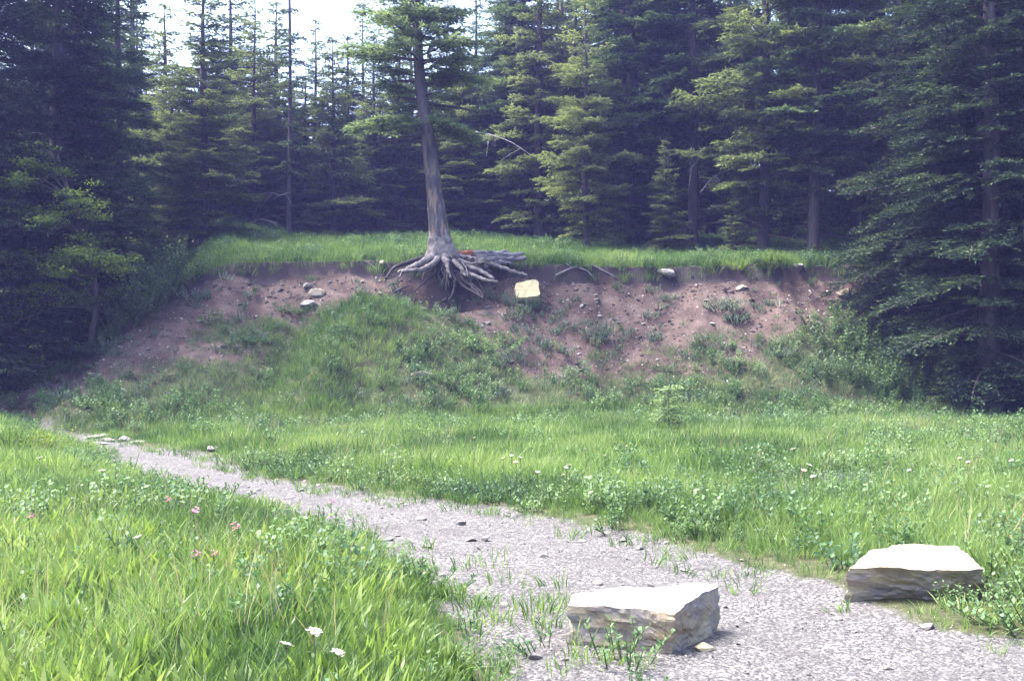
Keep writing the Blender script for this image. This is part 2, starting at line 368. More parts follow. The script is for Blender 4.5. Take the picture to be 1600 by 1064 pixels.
# trodden red earth where the path rounds the end of the bank
SOIL = np.maximum(SOIL, np.exp(-((X + 8.9) / 1.5) ** 2 - ((Y - 23.6) / .5) ** 2))
SOIL = np.maximum(SOIL, np.clip(1.2 - Y / 9, 0, 1) * .0)
PATHM = sst(-.25, .25, SD + .35 * fbm(X * .9, Y * .9, 41) + .15 * fbm(X * 3.5, Y * 3.5, 42))
SHADE = .9 * np.exp(-((X - TREE_X - .1) / .8) ** 2 - ((Y - TREE_Y + .75) / .45) ** 2)  # shade inside the root hollow, painted into the soil
SHADE = np.maximum(SHADE, sst(.955, .98, T + .05 * fbm(X * 1.5, Y * 0, 45) + .02 * fbm(X * 6, Y * 6, 46)) * (1 - sst(1.0, 1.03, T)) * (np.interp(X, ex, ez) > 1.2))  # topsoil band darkened to paint the shade of the turf lip
nx, ny = len(gx), len(gy)
ii = (np.arange(ny - 1)[:, None] * nx + np.arange(nx - 1)[None]).ravel()
FQ = np.stack([ii, ii + 1, ii + nx + 1, ii + nx], 1)
ft = T[FQ].mean(1); fz = np.interp(X[FQ].mean(1), ex, ez); fs = SD[FQ].mean(1)
is_bank = (ft > .03) & (ft < 1.0) & (fz > .7)
is_path = (fs > 0) & ~is_bank
def sheet(name, sel, label=None):
    q = FQ[sel]; u, inv = np.unique(q, return_inverse=True); inv = inv.reshape(q.shape)
    me = mesh(name, np.stack([X[u], Y[u], Z[u]], 1), inv, [M['earth']], True)
    for nm, arr in (('path', PATHM), ('soil', SOIL), ('soil_shade', SHADE)):
        a = me.attributes.new(nm, 'FLOAT', 'POINT'); a.data.foreach_set('value', arr[u].astype(np.float32))
    return tag(obj(name, me), kind='structure')
ground = sheet('ground', ~is_bank & ~is_path)
bank = sheet('earth_bank', is_bank)
path = sheet('path', is_path)

# ------------------------------------------------------------------ scatter of uncountable things (one object each)
def scatter(name, pts, rot, scl, variants):
    me = bpy.data.meshes.new(name); n = len(pts)
    me.vertices.add(n); me.vertices.foreach_set('co', np.asarray(pts, np.float32).ravel())
    a = me.attributes.new('rot', 'FLOAT_VECTOR', 'POINT'); a.data.foreach_set('vector', np.asarray(rot, np.float32).ravel())
    a = me.attributes.new('scl', 'FLOAT', 'POINT'); a.data.foreach_set('value', np.asarray(scl, np.float32))
    a = me.attributes.new('idx', 'INT', 'POINT'); a.data.foreach_set('value', rng.integers(0, len(variants), n).astype(np.int32))
    o = tag(obj(name, me), kind='stuff')
    c = bpy.data.collections.new(name + '_kinds')
    for v in variants: c.objects.link(v)
    ng = bpy.data.node_groups.new(name, 'GeometryNodeTree')
    ng.interface.new_socket('Geometry', in_out='INPUT', socket_type='NodeSocketGeometry'); ng.interface.new_socket('Geometry', in_out='OUTPUT', socket_type='NodeSocketGeometry')
    gi = ng.nodes.new('NodeGroupInput'); go = ng.nodes.new('NodeGroupOutput'); ip = ng.nodes.new('GeometryNodeInstanceOnPoints')
    ci = ng.nodes.new('GeometryNodeCollectionInfo'); ci.inputs['Collection'].default_value = c; ci.inputs['Separate Children'].default_value = True; ci.inputs['Reset Children'].default_value = True
    def na(nm, t):
        q = ng.nodes.new('GeometryNodeInputNamedAttribute'); q.data_type = t; q.inputs[0].default_value = nm; return q.outputs[0]
    er = ng.nodes.new('FunctionNodeEulerToRotation'); L = ng.links.new
    L(na('rot', 'FLOAT_VECTOR'), er.inputs[0]); L(gi.outputs[0], ip.inputs['Points']); L(ci.outputs[0], ip.inputs['Instance'])
    ip.inputs['Pick Instance'].default_value = True; L(na('idx', 'INT'), ip.inputs['Instance Index'])
    L(er.outputs[0], ip.inputs['Rotation']); L(na('scl', 'FLOAT'), ip.inputs['Scale']); L(ip.outputs[0], go.inputs[0])
    md = o.modifiers.new('scatter', 'NODES'); md.node_group = ng
    return o
def kind_obj(name, me): return obj(name, me, link=False)

def blades(n, rad, h, w, lean, g, segs=3, belly=.35):
    """n bent ribbons from a tuft's foot"""
    mb = MB(); a = g.random(n) * 6.283; r = rad * np.sqrt(g.random(n)); hh = h * (.55 + .6 * g.random(n)); ww = w * (.6 + .8 * g.random(n))
    b = np.stack([r * np.cos(a), r * np.sin(a), np.zeros(n)], 1)
    la = a + (g.random(n) - .5) * 2.5; ln = lean * (.25 + g.random(n))
    d = np.stack([np.cos(la), np.sin(la), np.zeros(n)], 1); fa = g.random(n) * 6.283
    s = np.stack([np.cos(fa), np.sin(fa), np.zeros(n)], 1)
    vs = []
    for k in range(segs):
        u = k / segs
        c = b + d * (ln * hh * u ** 2)[:, None]; c[:, 2] += hh * (u - .18 * ln * u * u)
        wk = ww * (.55 + belly * math.sin(math.pi * min(1, u * 1.1)) * 1.3) * (1 - .3 * u)
        vs += [c + s * wk[:, None] * .5, c - s * wk[:, None] * .5]
    tip = b + d * (ln * hh)[:, None]; tip[:, 2] += hh * (1 - .18 * ln)
    vs.append(tip); m = 2 * segs + 1
    v = np.stack(vs, 1).reshape(-1, 3); k = np.arange(n)[:, None] * m
    q = np.concatenate([k + np.array([[2 * i, 2 * i + 1, 2 * i + 3, 2 * i + 2]]) for i in range(segs - 1)])
    t = k + np.array([[m - 3, m - 2, m - 1]])
    mb.add(v, q, t); return mb
def leafy(ns, h, spread, leaf, g, per=11, up=.35):
    """stems with alternate oval leaves"""
    st = MB(); lf = MB()
    for _ in range(ns):
        a = g.random() * 6.283; hh = h * (.55 + .55 * g.random()); o_ = spread * math.sqrt(g.random()) * .45
        b = np.array([o_ * math.cos(a), o_ * math.sin(a), 0]); tip = b + np.array([math.cos(a) * spread * .5 * g.random(), math.sin(a) * spread * .5 * g.random(), hh])
        st.tube(np.linspace(b, tip, 3), [.004, .003, .002], 3, False)
        u = .18 + .82 * (np.arange(per) + g.random(per)) / per; pb = b + (tip - b) * u[:, None]
        aa = np.arange(per) * 2.4 + g.random() * 6; el_ = up + (g.random(per) - .3) * .7
        d = np.stack([np.cos(aa) * np.cos(el_), np.sin(aa) * np.cos(el_), np.sin(el_)], 1)
        upv = np.tile([0, 0, 1.0], (per, 1)) + (g.random((per, 3)) - .5) * .6
        kites(pb, d, upv, leaf * (.6 + .7 * g.random(per)) * (1.15 - .5 * u), leaf * .48 * (.7 + .5 * g.random(per)), lf)
    return st, lf
def join(name, parts):
    """parts: [(MB, material)] in one mesh"""
    v = []; fq = []; ft_ = []; mi_q = []; mi_t = []; n = 0; mats = []
    for k, (mb, m) in enumerate(parts):
        mats.append(m); V = np.vstack(mb.v)
        for q in mb.q: fq.append(q + n); mi_q += [k] * len(q)
        for t in mb.t: ft_.append(t + n); mi_t += [k] * len(t)
        v.append(V); n += len(V)
    f = []
    if fq: f.append(np.vstack(fq))
    if ft_: f.append(np.vstack(ft_))
    me = mesh(name, np.vstack(v), f, mats)
    me.polygons.foreach_set('material_index', np.array(mi_q + mi_t, np.int32)); return me

G = lambda s: np.random.default_rng(s)
K_fine = [kind_obj('fine_tuft', blades(34, .11, .34, .007, .55, G(100 + k)).me('fine_tuft', [M['grass']])) for k in range(5)]
K_far = [kind_obj('far_tuft', blades(26, .20, .36, .013, .5, G(120 + k)).me('far_tuft', [M['grass']])) for k in range(5)]
K_broad = [kind_obj('broad_tuft', join('broad_tuft', [(blades(15, .11, .26, .026, .45, G(140 + k), 4, .8), M['broad']), (blades(12, .12, .28, .006, .6, G(160 + k)), M['grass'])])) for k in range(6)]
K_short = [kind_obj('short_tuft', blades(22, .12, .13, .008, .7, G(180 + k)).me('short_tuft', [M['grass']])) for k in range(4)]
K_bank = [kind_obj('bank_tuft', join('bank_tuft', [(blades(20, .16, .30, .011, .6, G(200 + k)), M['grass_blue']), (blades(4, .12, .36, .007, .7, G(210 + k)), M['straw'])])) for k in range(4)]
K_forb = []
for k in range(5):
    s_, l_ = leafy(7, .42, .30, .085, G(220 + k), 12); K_forb.append(kind_obj('forb_plant', join('forb_plant', [(l_, M['forb']), (s_, M['stem'])])))
K_lowforb = []
for k in range(4):
    s_, l_ = leafy(14, .15, .30, .042, G(240 + k), 9, .5); K_lowforb.append(kind_obj('low_forb', join('low_forb', [(l_, M['forb']), (s_, M['stem'])])))
K_sage = []
for k in range(3):
    s_, l_ = leafy(12, .22, .26, .05, G(260 + k), 12, .9); K_sage.append(kind_obj('sage_tuft', join('sage_tuft', [(l_, M['sage']), (s_, M['stem'])])))

K_seed = [kind_obj('seed_stalks', blades(7, .2, .62, .006, .35, G(280 + k)).me('seed_stalks', [M['straw']])) for k in range(3)]
def cand(x0, x1, y0, y1, dens, margin=2.0):
    n = int((x1 - x0) * (y1 - y0) * dens); x = rng.uniform(x0, x1, n); y = rng.uniform(y0, y1, n)
    k = (np.abs(x) < .49 * y + margin) & (y > 4.2); return x[k], y[k]
def place(x, y, keep):
    k = rng.random(len(x)) < keep; return x[k], y[k]
def rots(n, tilt=.15): return np.stack([rng.normal(0, tilt, n), rng.normal(0, tilt, n), rng.random(n) * 6.283], 1)
def pts(x, y, dz=0): return np.stack([x, y, terrain(x, y) + dz], 1)
def pxof(x, y): return x / y * F + CX
ROCK_XY = [(.85, 6.42, .60), (2.72, 7.55, .72)]
def off_rocks(x, y, m=0):
    k = np.ones(len(x), bool)
    for a, b, r in ROCK_XY: k &= np.hypot(x - a, y - b) > r + m
    return k

def lf_meadow(x, y):      # the meadow this side of the path
    return x < np.interp(y, [4, 6, 8, 12, 22, 26], [-.0, -.2, -.5, -2.2, -8, -10])

# near-left meadow: broad blades mixed with fine grass
x, y = cand(-9, 1.5, 4.2, 15, 95); sd = path_sd(x, y); m_ = lf_meadow(x, y)
n_ = fbm(x * .8, y * .8, 51)
keep = np.clip(sst(.02, -.35, sd + .25 * fbm(x * 2, y * 2, 50)), 0, 1) * m_
bx, by = place(x, y, keep * sst(-.35, .25, n_ + .1) * np.interp(y, [9, 14], [1, .35]))
nearness = sst(.0, -.9, path_sd(bx, by))
scatter('broad_bladed_grass', pts(bx, by), rots(len(bx)), (.5 + .42 * nearness) * rng.uniform(.65, 1.3, len(bx)), K_broad)
x, y = cand(-9, 1.5, 4.2, 15, 110); sd = path_sd(x, y); m_ = lf_meadow(x, y)
fx, fy = place(x, y, np.clip(sst(.1, -.3, sd + .25 * fbm(x * 2, y * 2, 50)), 0, 1) * m_ * np.clip(.55 + .9 * fbm(x * 1.1, y * 1.1, 62), .2, 1))
nearness = sst(.05, -.9, path_sd(fx, fy))
A = [(fx, fy, (.38 + .45 * nearness) * rng.uniform(.6, 1.3, len(fx)))]
# far strip beyond the path, up to the toe of the bank
x, y = cand(-15, 17, 6.5, 15, 75); sd = path_sd(x, y)
k = ~lf_meadow(x, y) & off_rocks(x, y, .02)
fx, fy = place(x, y, k * sst(.12, -.25, sd + .3 * fbm(x * 1.2, y * 1.2, 52)) * .95)
h_ = (.38 + .75 * sst(-.1, -1.1, path_sd(fx, fy))) * (.72 + .4 * fbm(fx * .6, fy * .6, 53))
A.append((fx, fy, h_ * rng.uniform(.75, 1.25, len(fx))))
x, y, s = [np.concatenate(q) for q in zip(*A)]
scatter('meadow_grass', pts(x, y), rots(len(x)), s, K_fine)
x, y = cand(-20, 19, 14, 28.5, 40, 3); sd = path_sd(x, y); t, _, _ = bank_t(x, y)
fx, fy = place(x, y, sst(.05, -.35, sd + .25 * fbm(x, y, 54)) * (t < .12) * 1.0)
px = pxof(fx, fy)
h_ = (.45 + .5 * sst(0, -1.2, path_sd(fx, fy))) * (.85 + .5 * fbm(fx * .5, fy * .5, 55)) * np.where(lf_meadow(fx, fy), 1.15, 1.0)
scatter('far_meadow_grass', pts(fx, fy), rots(len(fx)), np.clip(h_, .3, 1.4) * rng.uniform(.75, 1.25, len(fx)), K_far)
# sparse short grass creeping over the path's edges
x, y = cand(-12, 8, 4.4, 24, 45); sd = path_sd(x, y)
keep = sst(.75, -.1, sd + .5 * fbm(x * .9, y * .9, 56)) * .55
# the thin grassy corner by the second boulder and round the first
keep = np.maximum(keep, .75 * np.exp(-((x - 2.2) / .85) ** 2 - ((y - 9.3) / .9) ** 2))
keep = np.maximum(keep, .9 * np.exp(-((x - .55) / .38) ** 2 - ((y - 5.9) / .28) ** 2))
keep = np.maximum(keep, .5 * np.exp(-((x + .1) / .45) ** 2 - ((y - 6.6) / 1.2) ** 2))
keep = np.maximum(keep, .9 * np.exp(-((x - 3.05) / .55) ** 2 - ((y - 6.95) / .16) ** 2))
fx, fy = place(x, y, keep * (sd > -.5) * off_rocks(x, y, -.12))
scatter('short_grass', pts(fx, fy), rots(len(fx), .2), rng.uniform(.5, 1.25, len(fx)), K_short)
# the bank
x, y = cand(-18, 18, 23, 35, 42, 3); t, _, _ = bank_t(x, y); so_ = soilness(x, y, t)
inb = (t > 0) & (t < .99)
fx, fy = place(x, y, inb * np.clip((1 - so_) * .85 + .16 * sst(.85, .5, t), 0, 1) * np.clip(.75 + fbm(x * .8, y * .8, 57) * .9, 0, 1))
ft_ = bank_t(fx, fy)[0]
scatter('bank_grass', pts(fx, fy), rots(len(fx), .25), rng.uniform(.5, 1.2, len(fx)) * np.interp(ft_, [0, .5, 1], [1.05, .85, .6]), K_bank)
x, y = cand(-18, 18, 21.5, 35, 30, 3); t, _, _ = bank_t(x, y); so_ = soilness(x, y, t); px = pxof(x, y)
dn = np.interp(px, [100, 400, 650, 900, 1300, 1600], [.55, .35, .5, .55, .9, 1.0]) * np.interp(t, [-.45, -.2, .05, .35, .7, 1], [.0, .35, 1.0, .8, .3, .2])
fx, fy = place(x, y, (t < .98) * np.clip((1 - so_) * dn + .02 * (t > 0), 0, 1) * np.clip(.55 + 1.3 * fbm(x * .7, y * .7, 58), .05, 1) * (path_sd(x, y) < -.2))
x2, y2 = cand(-8, 0, 23.5, 33, 75, 0); t2 = bank_t(x2, y2)[0]; mx_ = x2 + 4.3 - (t2 - .5) * 1.1
x2, y2 = place(x2, y2, np.exp(-(mx_ / 1.5) ** 2) * (t2 > .0) * sst(.86, .7, t2))
scatter('mound_grass', pts(x2, y2), rots(len(x2), .25), rng.uniform(.4, .85, len(x2)), K_far)
scatter('leafy_weeds', pts(fx, fy), rots(len(fx), .2), rng.uniform(.55, 1.15, len(fx)), K_forb)
x, y = cand(-18, 18, 24, 34, 9, 3); t, _, _ = bank_t(x, y); so_ = soilness(x, y, t)
fx, fy = place(x, y, (t > .1) * (t < .95) * (.25 + .5 * so_) * np.clip(.4 + 1.6 * fbm(x * .9, y * .9, 59), 0, 1))
scatter('grey_bank_herbs', pts(fx, fy), rots(len(fx), .2), rng.uniform(.6, 1.6, len(fx)), K_sage)
# low herbs in the near grass
x, y = cand(-8, 8, 4.3, 17, 30); sd = path_sd(x, y)
keep = np.clip(1.8 * fbm(x * .7, y * .7, 60) + .5, 0, 1) * sst(.15, -.2, sd)
keep = np.maximum(keep, .22 * np.exp(-((x - .25) / .5) ** 2 - ((y - 5.5) / .35) ** 2))
keep = np.maximum(keep, .9 * np.exp(-((x - 4.0) / .8) ** 2 - ((y - 8.0) / 1.2) ** 2) * (sd < 0))
fx, fy = place(x, y, keep * off_rocks(x, y, 0))
scatter('low_meadow_herbs', pts(fx, fy), rots(len(fx), .2), rng.uniform(.6, 1.5, len(fx)), K_lowforb)
x, y = cand(-9, 16, 4.6, 25, 9); sd = path_sd(x, y); t = bank_t(x, y)[0]; px = pxof(x, y)
keep = sst(-.25, -.7, sd) * (t < .0) * np.clip(.1 + 1.4 * fbm(x * .55, y * .55, 63) + .25 * sst(900, 1250, px) + .5 * sst(19, 24, y) * sst(650, 900, px), 0, 1) * off_rocks(x, y, .1)
fx, fy = place(x, y, keep)
scatter('meadow_weeds', pts(fx, fy), rots(len(fx), .2), rng.uniform(.45, 1.1, len(fx)), K_forb)
x, y = cand(-9, 16, 4.6, 25, 5); sd = path_sd(x, y)
fx, fy = place(x, y, sst(-.2, -.6, sd) * (bank_t(x, y)[0] < .1) * np.clip(.4 + 1.5 * fbm(x * .5, y * .5, 64), 0, 1) * off_rocks(x, y, .1))
scatter('seeding_grass', pts(fx, fy), rots(len(fx), .15), rng.uniform(.6, 1.1, len(fx)), K_seed)
# terrace above the bank
x, y = cand(-22, 24, 28, 48, 34, 3); t, _, Ye_ = bank_t(x, y); bk = y - Ye_
px = pxof(x, y)
fx, fy = place(x, y, (bk > -.16) * (bk < 14) * np.interp(px, [0, 260, 330, 1250, 1400, 1600], [.3, .4, 1, 1, .6, .4]))
scatter('terrace_grass', pts(fx, fy, -.02), rots(len(fx), .22), rng.uniform(.6, 1.2, len(fx)), K_far)
x, y = cand(-22, 24, 28, 60, 9, 3); t, _, Ye_ = bank_t(x, y); bk = y - Ye_; px = pxof(x, y)
keep = (bk > -.1) * np.clip(.3 + .9 * fbm(x * .6, y * .6, 61) + .5 * sst(6, 10, bk) * sst(26, 12, bk) + .6 * sst(1000, 1250, px) + .6 * sst(330, 200, px), 0, 1)
fx, fy = place(x, y, keep)
scatter('terrace_herbs', pts(fx, fy), rots(len(fx), .2), rng.uniform(.6, 1.2, len(fx)), K_forb)

# gravel and stones
def rock_mesh(name, seed, mat, sub=2, flatten=.6, rough=.3):
    import bmesh
    g = G(seed); bm = bmesh.new(); bmesh.ops.create_icosphere(bm, subdivisions=sub, radius=.5)
    sc3 = np.array([1, .6 + .4 * g.random(), flatten * (.7 + .5 * g.random())])
    pl = g.normal(size=(11, 3)); pl /= np.linalg.norm(pl, axis=1)[:, None]; pd = .24 + .17 * g.random(11)
    for v in bm.verts:
        p = np.array(v.co)
        for n_, d_ in zip(pl, pd):
            s = p @ n_
            if s > d_: p = p - n_ * (s - d_)
        p = p * (1 + rough * .2 * (g.random() - .5)); v.co = p * sc3 * 1.3
    me = bpy.data.meshes.new(name); bm.to_mesh(me); bm.free(); me.materials.append(mat); return me
K_peb = [kind_obj('pebble', rock_mesh('pebble', 300 + k, M['pebble'], 1, .5)) for k in range(6)]
x, y = cand(-12, 9, 4.4, 24, 560, 1.0); sd = path_sd(x, y)
fx, fy = place(x, y, sst(-.25, .2, sd + .3 * fbm(x * 1.3, y * 1.3, 43)) * np.interp(y, [5, 9, 16, 24], [1, .55, .22, .1]) * np.clip(.75 + .8 * fbm(x * 1.1, y * 1.1, 44), .1, 1))
sz = np.minimum(.006 + rng.exponential(.0065, len(fx)), .04)
scatter('gravel', pts(fx, fy, .001), rots(len(fx), .35), sz, K_peb)
x, y = cand(-16, 17, 23, 35, 48, 1); t, _, _ = bank_t(x, y); so_ = soilness(x, y, t)
fx, fy = place(x, y, (t > .05) * (t < .97) * (.06 + .94 * so_))
scatter('bank_scree', pts(fx, fy), rots(len(fx), .5), np.minimum(.02 + rng.exponential(.024, len(fx)), .10), K_peb)
clod_m = rough_surface('soil_clods', [(.3, (.035, .025, .024)), (.6, (.085, .064, .058)), (.8, (.14, .112, .102))], 3, .6)
K_clod = [kind_obj('clod', rock_mesh('clod', 320 + k, clod_m, 1, .7)) for k in range(5)]
x, y = cand(-16, 17, 23, 35, 90, 1); t, _, _ = bank_t(x, y); so_ = soilness(x, y, t)
fx, fy = place(x, y, (t > .05) * (t < .985) * (.04 + .96 * so_) * np.clip(.5 + fbm(x * 1.3, y * 1.3, 47), .05, 1))
scatter('soil_clods', pts(fx, fy, -.01), rots(len(fx), .6), np.minimum(.03 + rng.exponential(.035, len(fx)), .2), K_clod)
# pieces big enough to pick apart: stones of the path and of the bank
stone_me = [rock_mesh('loose_stone', 330 + k, M['stone'], 2, .55) for k in range(6)]
def stones(parent, x, y, lo, hi):
    for k in range(len(x)):
        o = obj('stone', stone_me[k % 6], parent); s = lo + (hi - lo) * random.random() ** 2.2
        o.location = (x[k], y[k], tz(x[k], y[k]) + s * .1); o.scale = (s, s, s * random.uniform(.6, 1)); o.rotation_euler = (random.gauss(0, .25), random.gauss(0, .25), random.random() * 6.28)
x, y = cand(-8, 6, 4.6, 15, 4, .3); sd = path_sd(x, y); k = (sd > 0) & off_rocks(x, y, .03)
stones(path, x[k][:150], y[k][:150], .04, .11)
x, y = cand(-15, 15, 24, 34, 3.2, 0); t, _, _ = bank_t(x, y); k = (t > .1) & (t < .96) & (rng.random(len(x)) < .1 + .9 * soilness(x, y, t))
stones(bank, x[k][:230], y[k][:230], .05, .19)

# ------------------------------------------------------------------ conifers
def bough(limb, fol, p0, az_, L, slope, droop, upturn, g, dens=1.0, klen=.17, kw=.062, start=.15, r0=None, bare=False, twl=.5):
    """one branch: a tapering limb with side twigs clothed in needle sprays"""
    u = np.linspace(0, 1, 6); dirh = np.array([math.cos(az_), math.sin(az_), 0]); lat = np.array([-dirh[1], dirh[0], 0])
    wob = (g.random(2) - .5) * .25
    def at(s):
        s = np.asarray(s)[:, None]
        return p0 + dirh * L * s * (1 - .06 * s) + lat * L * (wob[0] * s * s + wob[1] * s ** 3) + np.array([0, 0, 1.0]) * L * (slope * s - droop * s ** 2 + upturn * s ** 3)
    r0 = r0 or .012 + .014 * L
    limb.tube(at(u), np.linspace(r0, .006, 6), 4, False)
    sp = .15 / dens; ss = np.arange(start, 1.0, sp / L)
    if len(ss) < 2: ss = np.array([.4, .8])
    ss = np.repeat(ss, 2) + (g.random(2 * len(ss)) - .5) * sp / L * .8; n = len(ss); ss = np.clip(ss, .05, 1)
    side = np.where(np.arange(n) % 2 == 0, 1.0, -1.0)
    tl = np.maximum(L * twl * (1.05 - .72 * ss), .16) * (.55 + .7 * g.random(n))
    td = dirh * (.75 + .3 * g.random(n))[:, None] + lat * (side * (.65 + .5 * g.random(n)))[:, None] + np.array([0, 0, 1.0]) * ((g.random(n) - .55) * .45)[:, None]
    td /= np.linalg.norm(td, axis=1)[:, None]
    pb = at(ss)
    if bare:
        for k in range(0, n, 2): limb.tube([pb[k], pb[k] + td[k] * tl[k] * .6 + [0, 0, -.04], pb[k] + td[k] * tl[k] + [0, 0, -.12]], [.007, .005, .003], 3, False)
        return
    nk = np.maximum((tl / (.042 / dens)).astype(int), 3); ix = np.repeat(np.arange(n), nk)
    w = (np.arange(len(ix)) - np.repeat(np.cumsum(nk) - nk, nk) + g.random(len(ix))) / nk[ix]
    kb = pb[ix] + td[ix] * (tl[ix] * w)[:, None] + np.array([0, 0, -.10]) * (tl[ix] * w * w)[:, None]
    rd = g.normal(size=(len(ix), 3)); rd[:, 2] *= .4
    kd = td[ix] * .8 + rd * .62
    up = g.normal(size=(len(ix), 3)) * .42 + np.array([0, 0, 1.0])
    kites(kb, kd, up, klen * (.6 + .75 * g.random(len(ix))), kw * (.7 + .6 * g.random(len(ix))), fol)

def conifer(name, seed, H, R, base, whorl=.56, per=6, dens=1.3, droop=.30, needle='needle', shape=.75, dead=8, klen=.17, kw=.062, r_tr=None, gap=.12, top_detail=11.5, lean=.02):
    g = G(seed); r_tr = r_tr or .013 * H + .03
    root = obj(name, None)
    zz = np.linspace(-.4, H, 14); bend = (g.random(2) - .5) * lean * H; ph = g.random() * 6
    cx = lambda z: np.stack([bend[0] * (z / H) ** 2 + .04 * np.sin(z * .5 + ph), bend[1] * (z / H) ** 2 + .04 * np.cos(z * .6 + ph), z], -1)
    tb = MB(); rr = r_tr * np.maximum(1 - zz / H, .03) ** .85; rr[0] *= 1.5; rr[1] *= 1.05
    tb.tube(cx(zz), rr, 10, False, .12, seed)
    obj('trunk', tb.me('trunk', [M['bark']], True), root)
    limb, fol = MB(), MB(); z = base; a = g.random() * 6
    while z < H - .15:
        u = (z - base) / (H - base)
        far = z > top_detail
        d = dens * (.55 if far else 1.0); kl = klen * (1.45 if far else 1.0); k_w = kw * (1.5 if far else 1.0)
        Lm = R * max(1 - u, .03) ** shape * (min(1, .55 + u * 4))
        for j in range(per if not far else max(4, per - 1)):
            a += 6.283 / per + (g.random() - .5) * .8
            if g.random() < gap: continue
            L = max(Lm * (.55 + .6 * g.random()), .18); z1 = z + (g.random() - .5) * whorl * .8
            sl = .10 + .45 * u + (g.random() - .5) * .22
            bough(limb, fol, cx(np.array(max(z1, .15))), a, L, sl, droop * (1.1 - .6 * u) * (.7 + .6 * g.random()) + .12, .18 * (1 - u * .3), g, d, kl, k_w, r0=(.012 + .014 * L) * min(1, H / 7))
        z += whorl * (.75 + .5 * g.random()) * (1.0 if not far else 1.15); a += .5
    for k in range(dead):
        z1 = g.random() * max(base * 1.3, 2.5) + .5
        bough(limb, fol, cx(np.array(z1)), g.random() * 6.283, R * (.25 + .45 * g.random()), -.05 + .2 * g.random(), .25, .1, g, .5, bare=True)
    tag(obj('limbs', limb.me('limbs', [M['bark']]), root), kind='stuff')
    tag(obj('crown', fol.me('crown', [M[needle]]), root), kind='stuff')
    return root

PROTO = {
    'full_a': conifer('spruce_tree', 1, 19, 3.2, .9),
    'full_b': conifer('spruce_tree', 2, 20, 3.0, .5, droop=.38, per=7),
    'full_c': conifer('spruce_tree', 3, 17, 3.4, 1.3, whorl=.62, droop=.22),
    'high_a': conifer('fir_tree', 4, 19, 2.9, 3.4, r_tr=.19, whorl=.66, per=5, needle='needle', dead=22, gap=.18),
    'light_a': conifer('fir_tree', 5, 18, 3.5, 1.6, r_tr=.19, whorl=.74, per=6, needle='needle_light', droop=.20, dead=14, gap=.14),
    'light_b': conifer('fir_tree', 6, 16, 2.9, .9, whorl=.62, needle='needle_light', droop=.24, dead=10),
    'spire': conifer('spire_spruce', 7, 17, 1.4, 2.0, r_tr=.13, whorl=.62, per=5, droop=.4, dens=1.2, dead=16, gap=.35),
    'young': conifer('young_fir', 8, 8.5, 2.1, .3, whorl=.36, needle='needle_light', droop=.2),
    'near_dark': conifer('spruce_tree', 9, 18, 3.4, .9, whorl=.52, per=8, dens=1.5, needle='needle_shade', droop=.42, gap=.12, klen=.125, kw=.045, dead=18),
    'near_left': conifer('spruce_tree', 10, 19, 3.2, .4, whorl=.5, per=8, dens=1.45, needle='needle_shade', droop=.36, gap=.12, klen=.125, kw=.045, dead=12),
}
_used = set()
def put_tree(kind, px, Yd, s, label, rot=None, group=None, cat='tree', tilt=(0, 0), sx=1.0):
    o = PROTO[kind]
    if kind in _used: o = copy_tree(o)
    _used.add(kind)
    x = (px - CX) / F * Yd
    o.location = (x, Yd, tz(x, Yd) - .05); o.scale = (s * sx, s * sx, s)
    o.rotation_euler = (tilt[0], tilt[1], random.random() * 6.283 if rot is None else rot)
    return tag(o, label, cat, group)
FG = 'conifers at the edge of the terrace'
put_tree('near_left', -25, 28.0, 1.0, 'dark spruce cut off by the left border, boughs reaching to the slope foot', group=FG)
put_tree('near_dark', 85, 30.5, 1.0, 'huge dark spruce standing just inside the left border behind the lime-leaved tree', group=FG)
put_tree('full_b', 118, 33.0, .98, sx=.8, label= 'dark spruce right of the huge corner spruce, above the dark shrubs on the bank end', group=FG)
put_tree('full_a', 185, 37.0, .85, sx=.8, label= 'dark spruce behind the left end of the terrace edge', group=FG)
put_tree('light_b', 318, 38.5, .66, sx=1.35, label= 'tall green fir with ragged spreading boughs, left of the thin spire trees', group=FG)
put_tree('spire', 452, 42.0, .95, sx=.75, label= 'thin sparse spire spruce standing alone against the pale sky gap', group=FG)
put_tree('light_a', 398, 43.0, .56, sx=1.1, label= 'pale thin fir with grey dead limbs between the ragged fir and the thin spire', group=FG)
put_tree('young', 520, 43.0, .98, 'short bushy fir below the pale sky gap', group=FG)
put_tree('light_b', 585, 45.0, .56, 'mid-size fir behind the left boughs of the leaning pine', group=FG)
put_tree('full_c', 742, 50.0, .72, 'pointed spruce whose spire tip shows right of the leaning pine', group=FG)
put_tree('light_b', 842, 43.5, .95, 'fir right of the leaning pine with pale boughs beside the glare', group=FG)
put_tree('light_a', 915, 38.5, .62, 'low pale green fir with layered boughs above the cream block', group=FG)
put_tree('full_a', 985, 41.0, 1.0, 'dark spruce just right of the low pale layered fir', group=FG)
put_tree('high_a', 1082, 40.0, 1.0, 'fir with a bare dark stem beside the arched dead branch', group=FG)
put_tree('light_a', 1195, 37.5, 1.02, 'tall pale green fir with fluffy layered boughs at right of centre', group=FG)
put_tree('high_a', 1272, 36.5, .95, 'fir with a bare slanting trunk rising from bushes at the terrace edge', group=FG, tilt=(0, -.03))
put_tree('full_c', 1335, 41.0, 1.05, 'dark spruce behind the slanting bare trunk', group=FG)
put_tree('light_a', 1400, 36.0, .9, 'fir whose low pale boughs hang over the right end of the terrace', group=FG)
put_tree('full_b', 1500, 36.5, 1.05, 'dark spruce on the terrace behind the big shaded tree at right', group=FG)
put_tree('near_dark', 1520, 29.6, .92, 'dark spruce directly behind the big shaded one at right', group=FG)
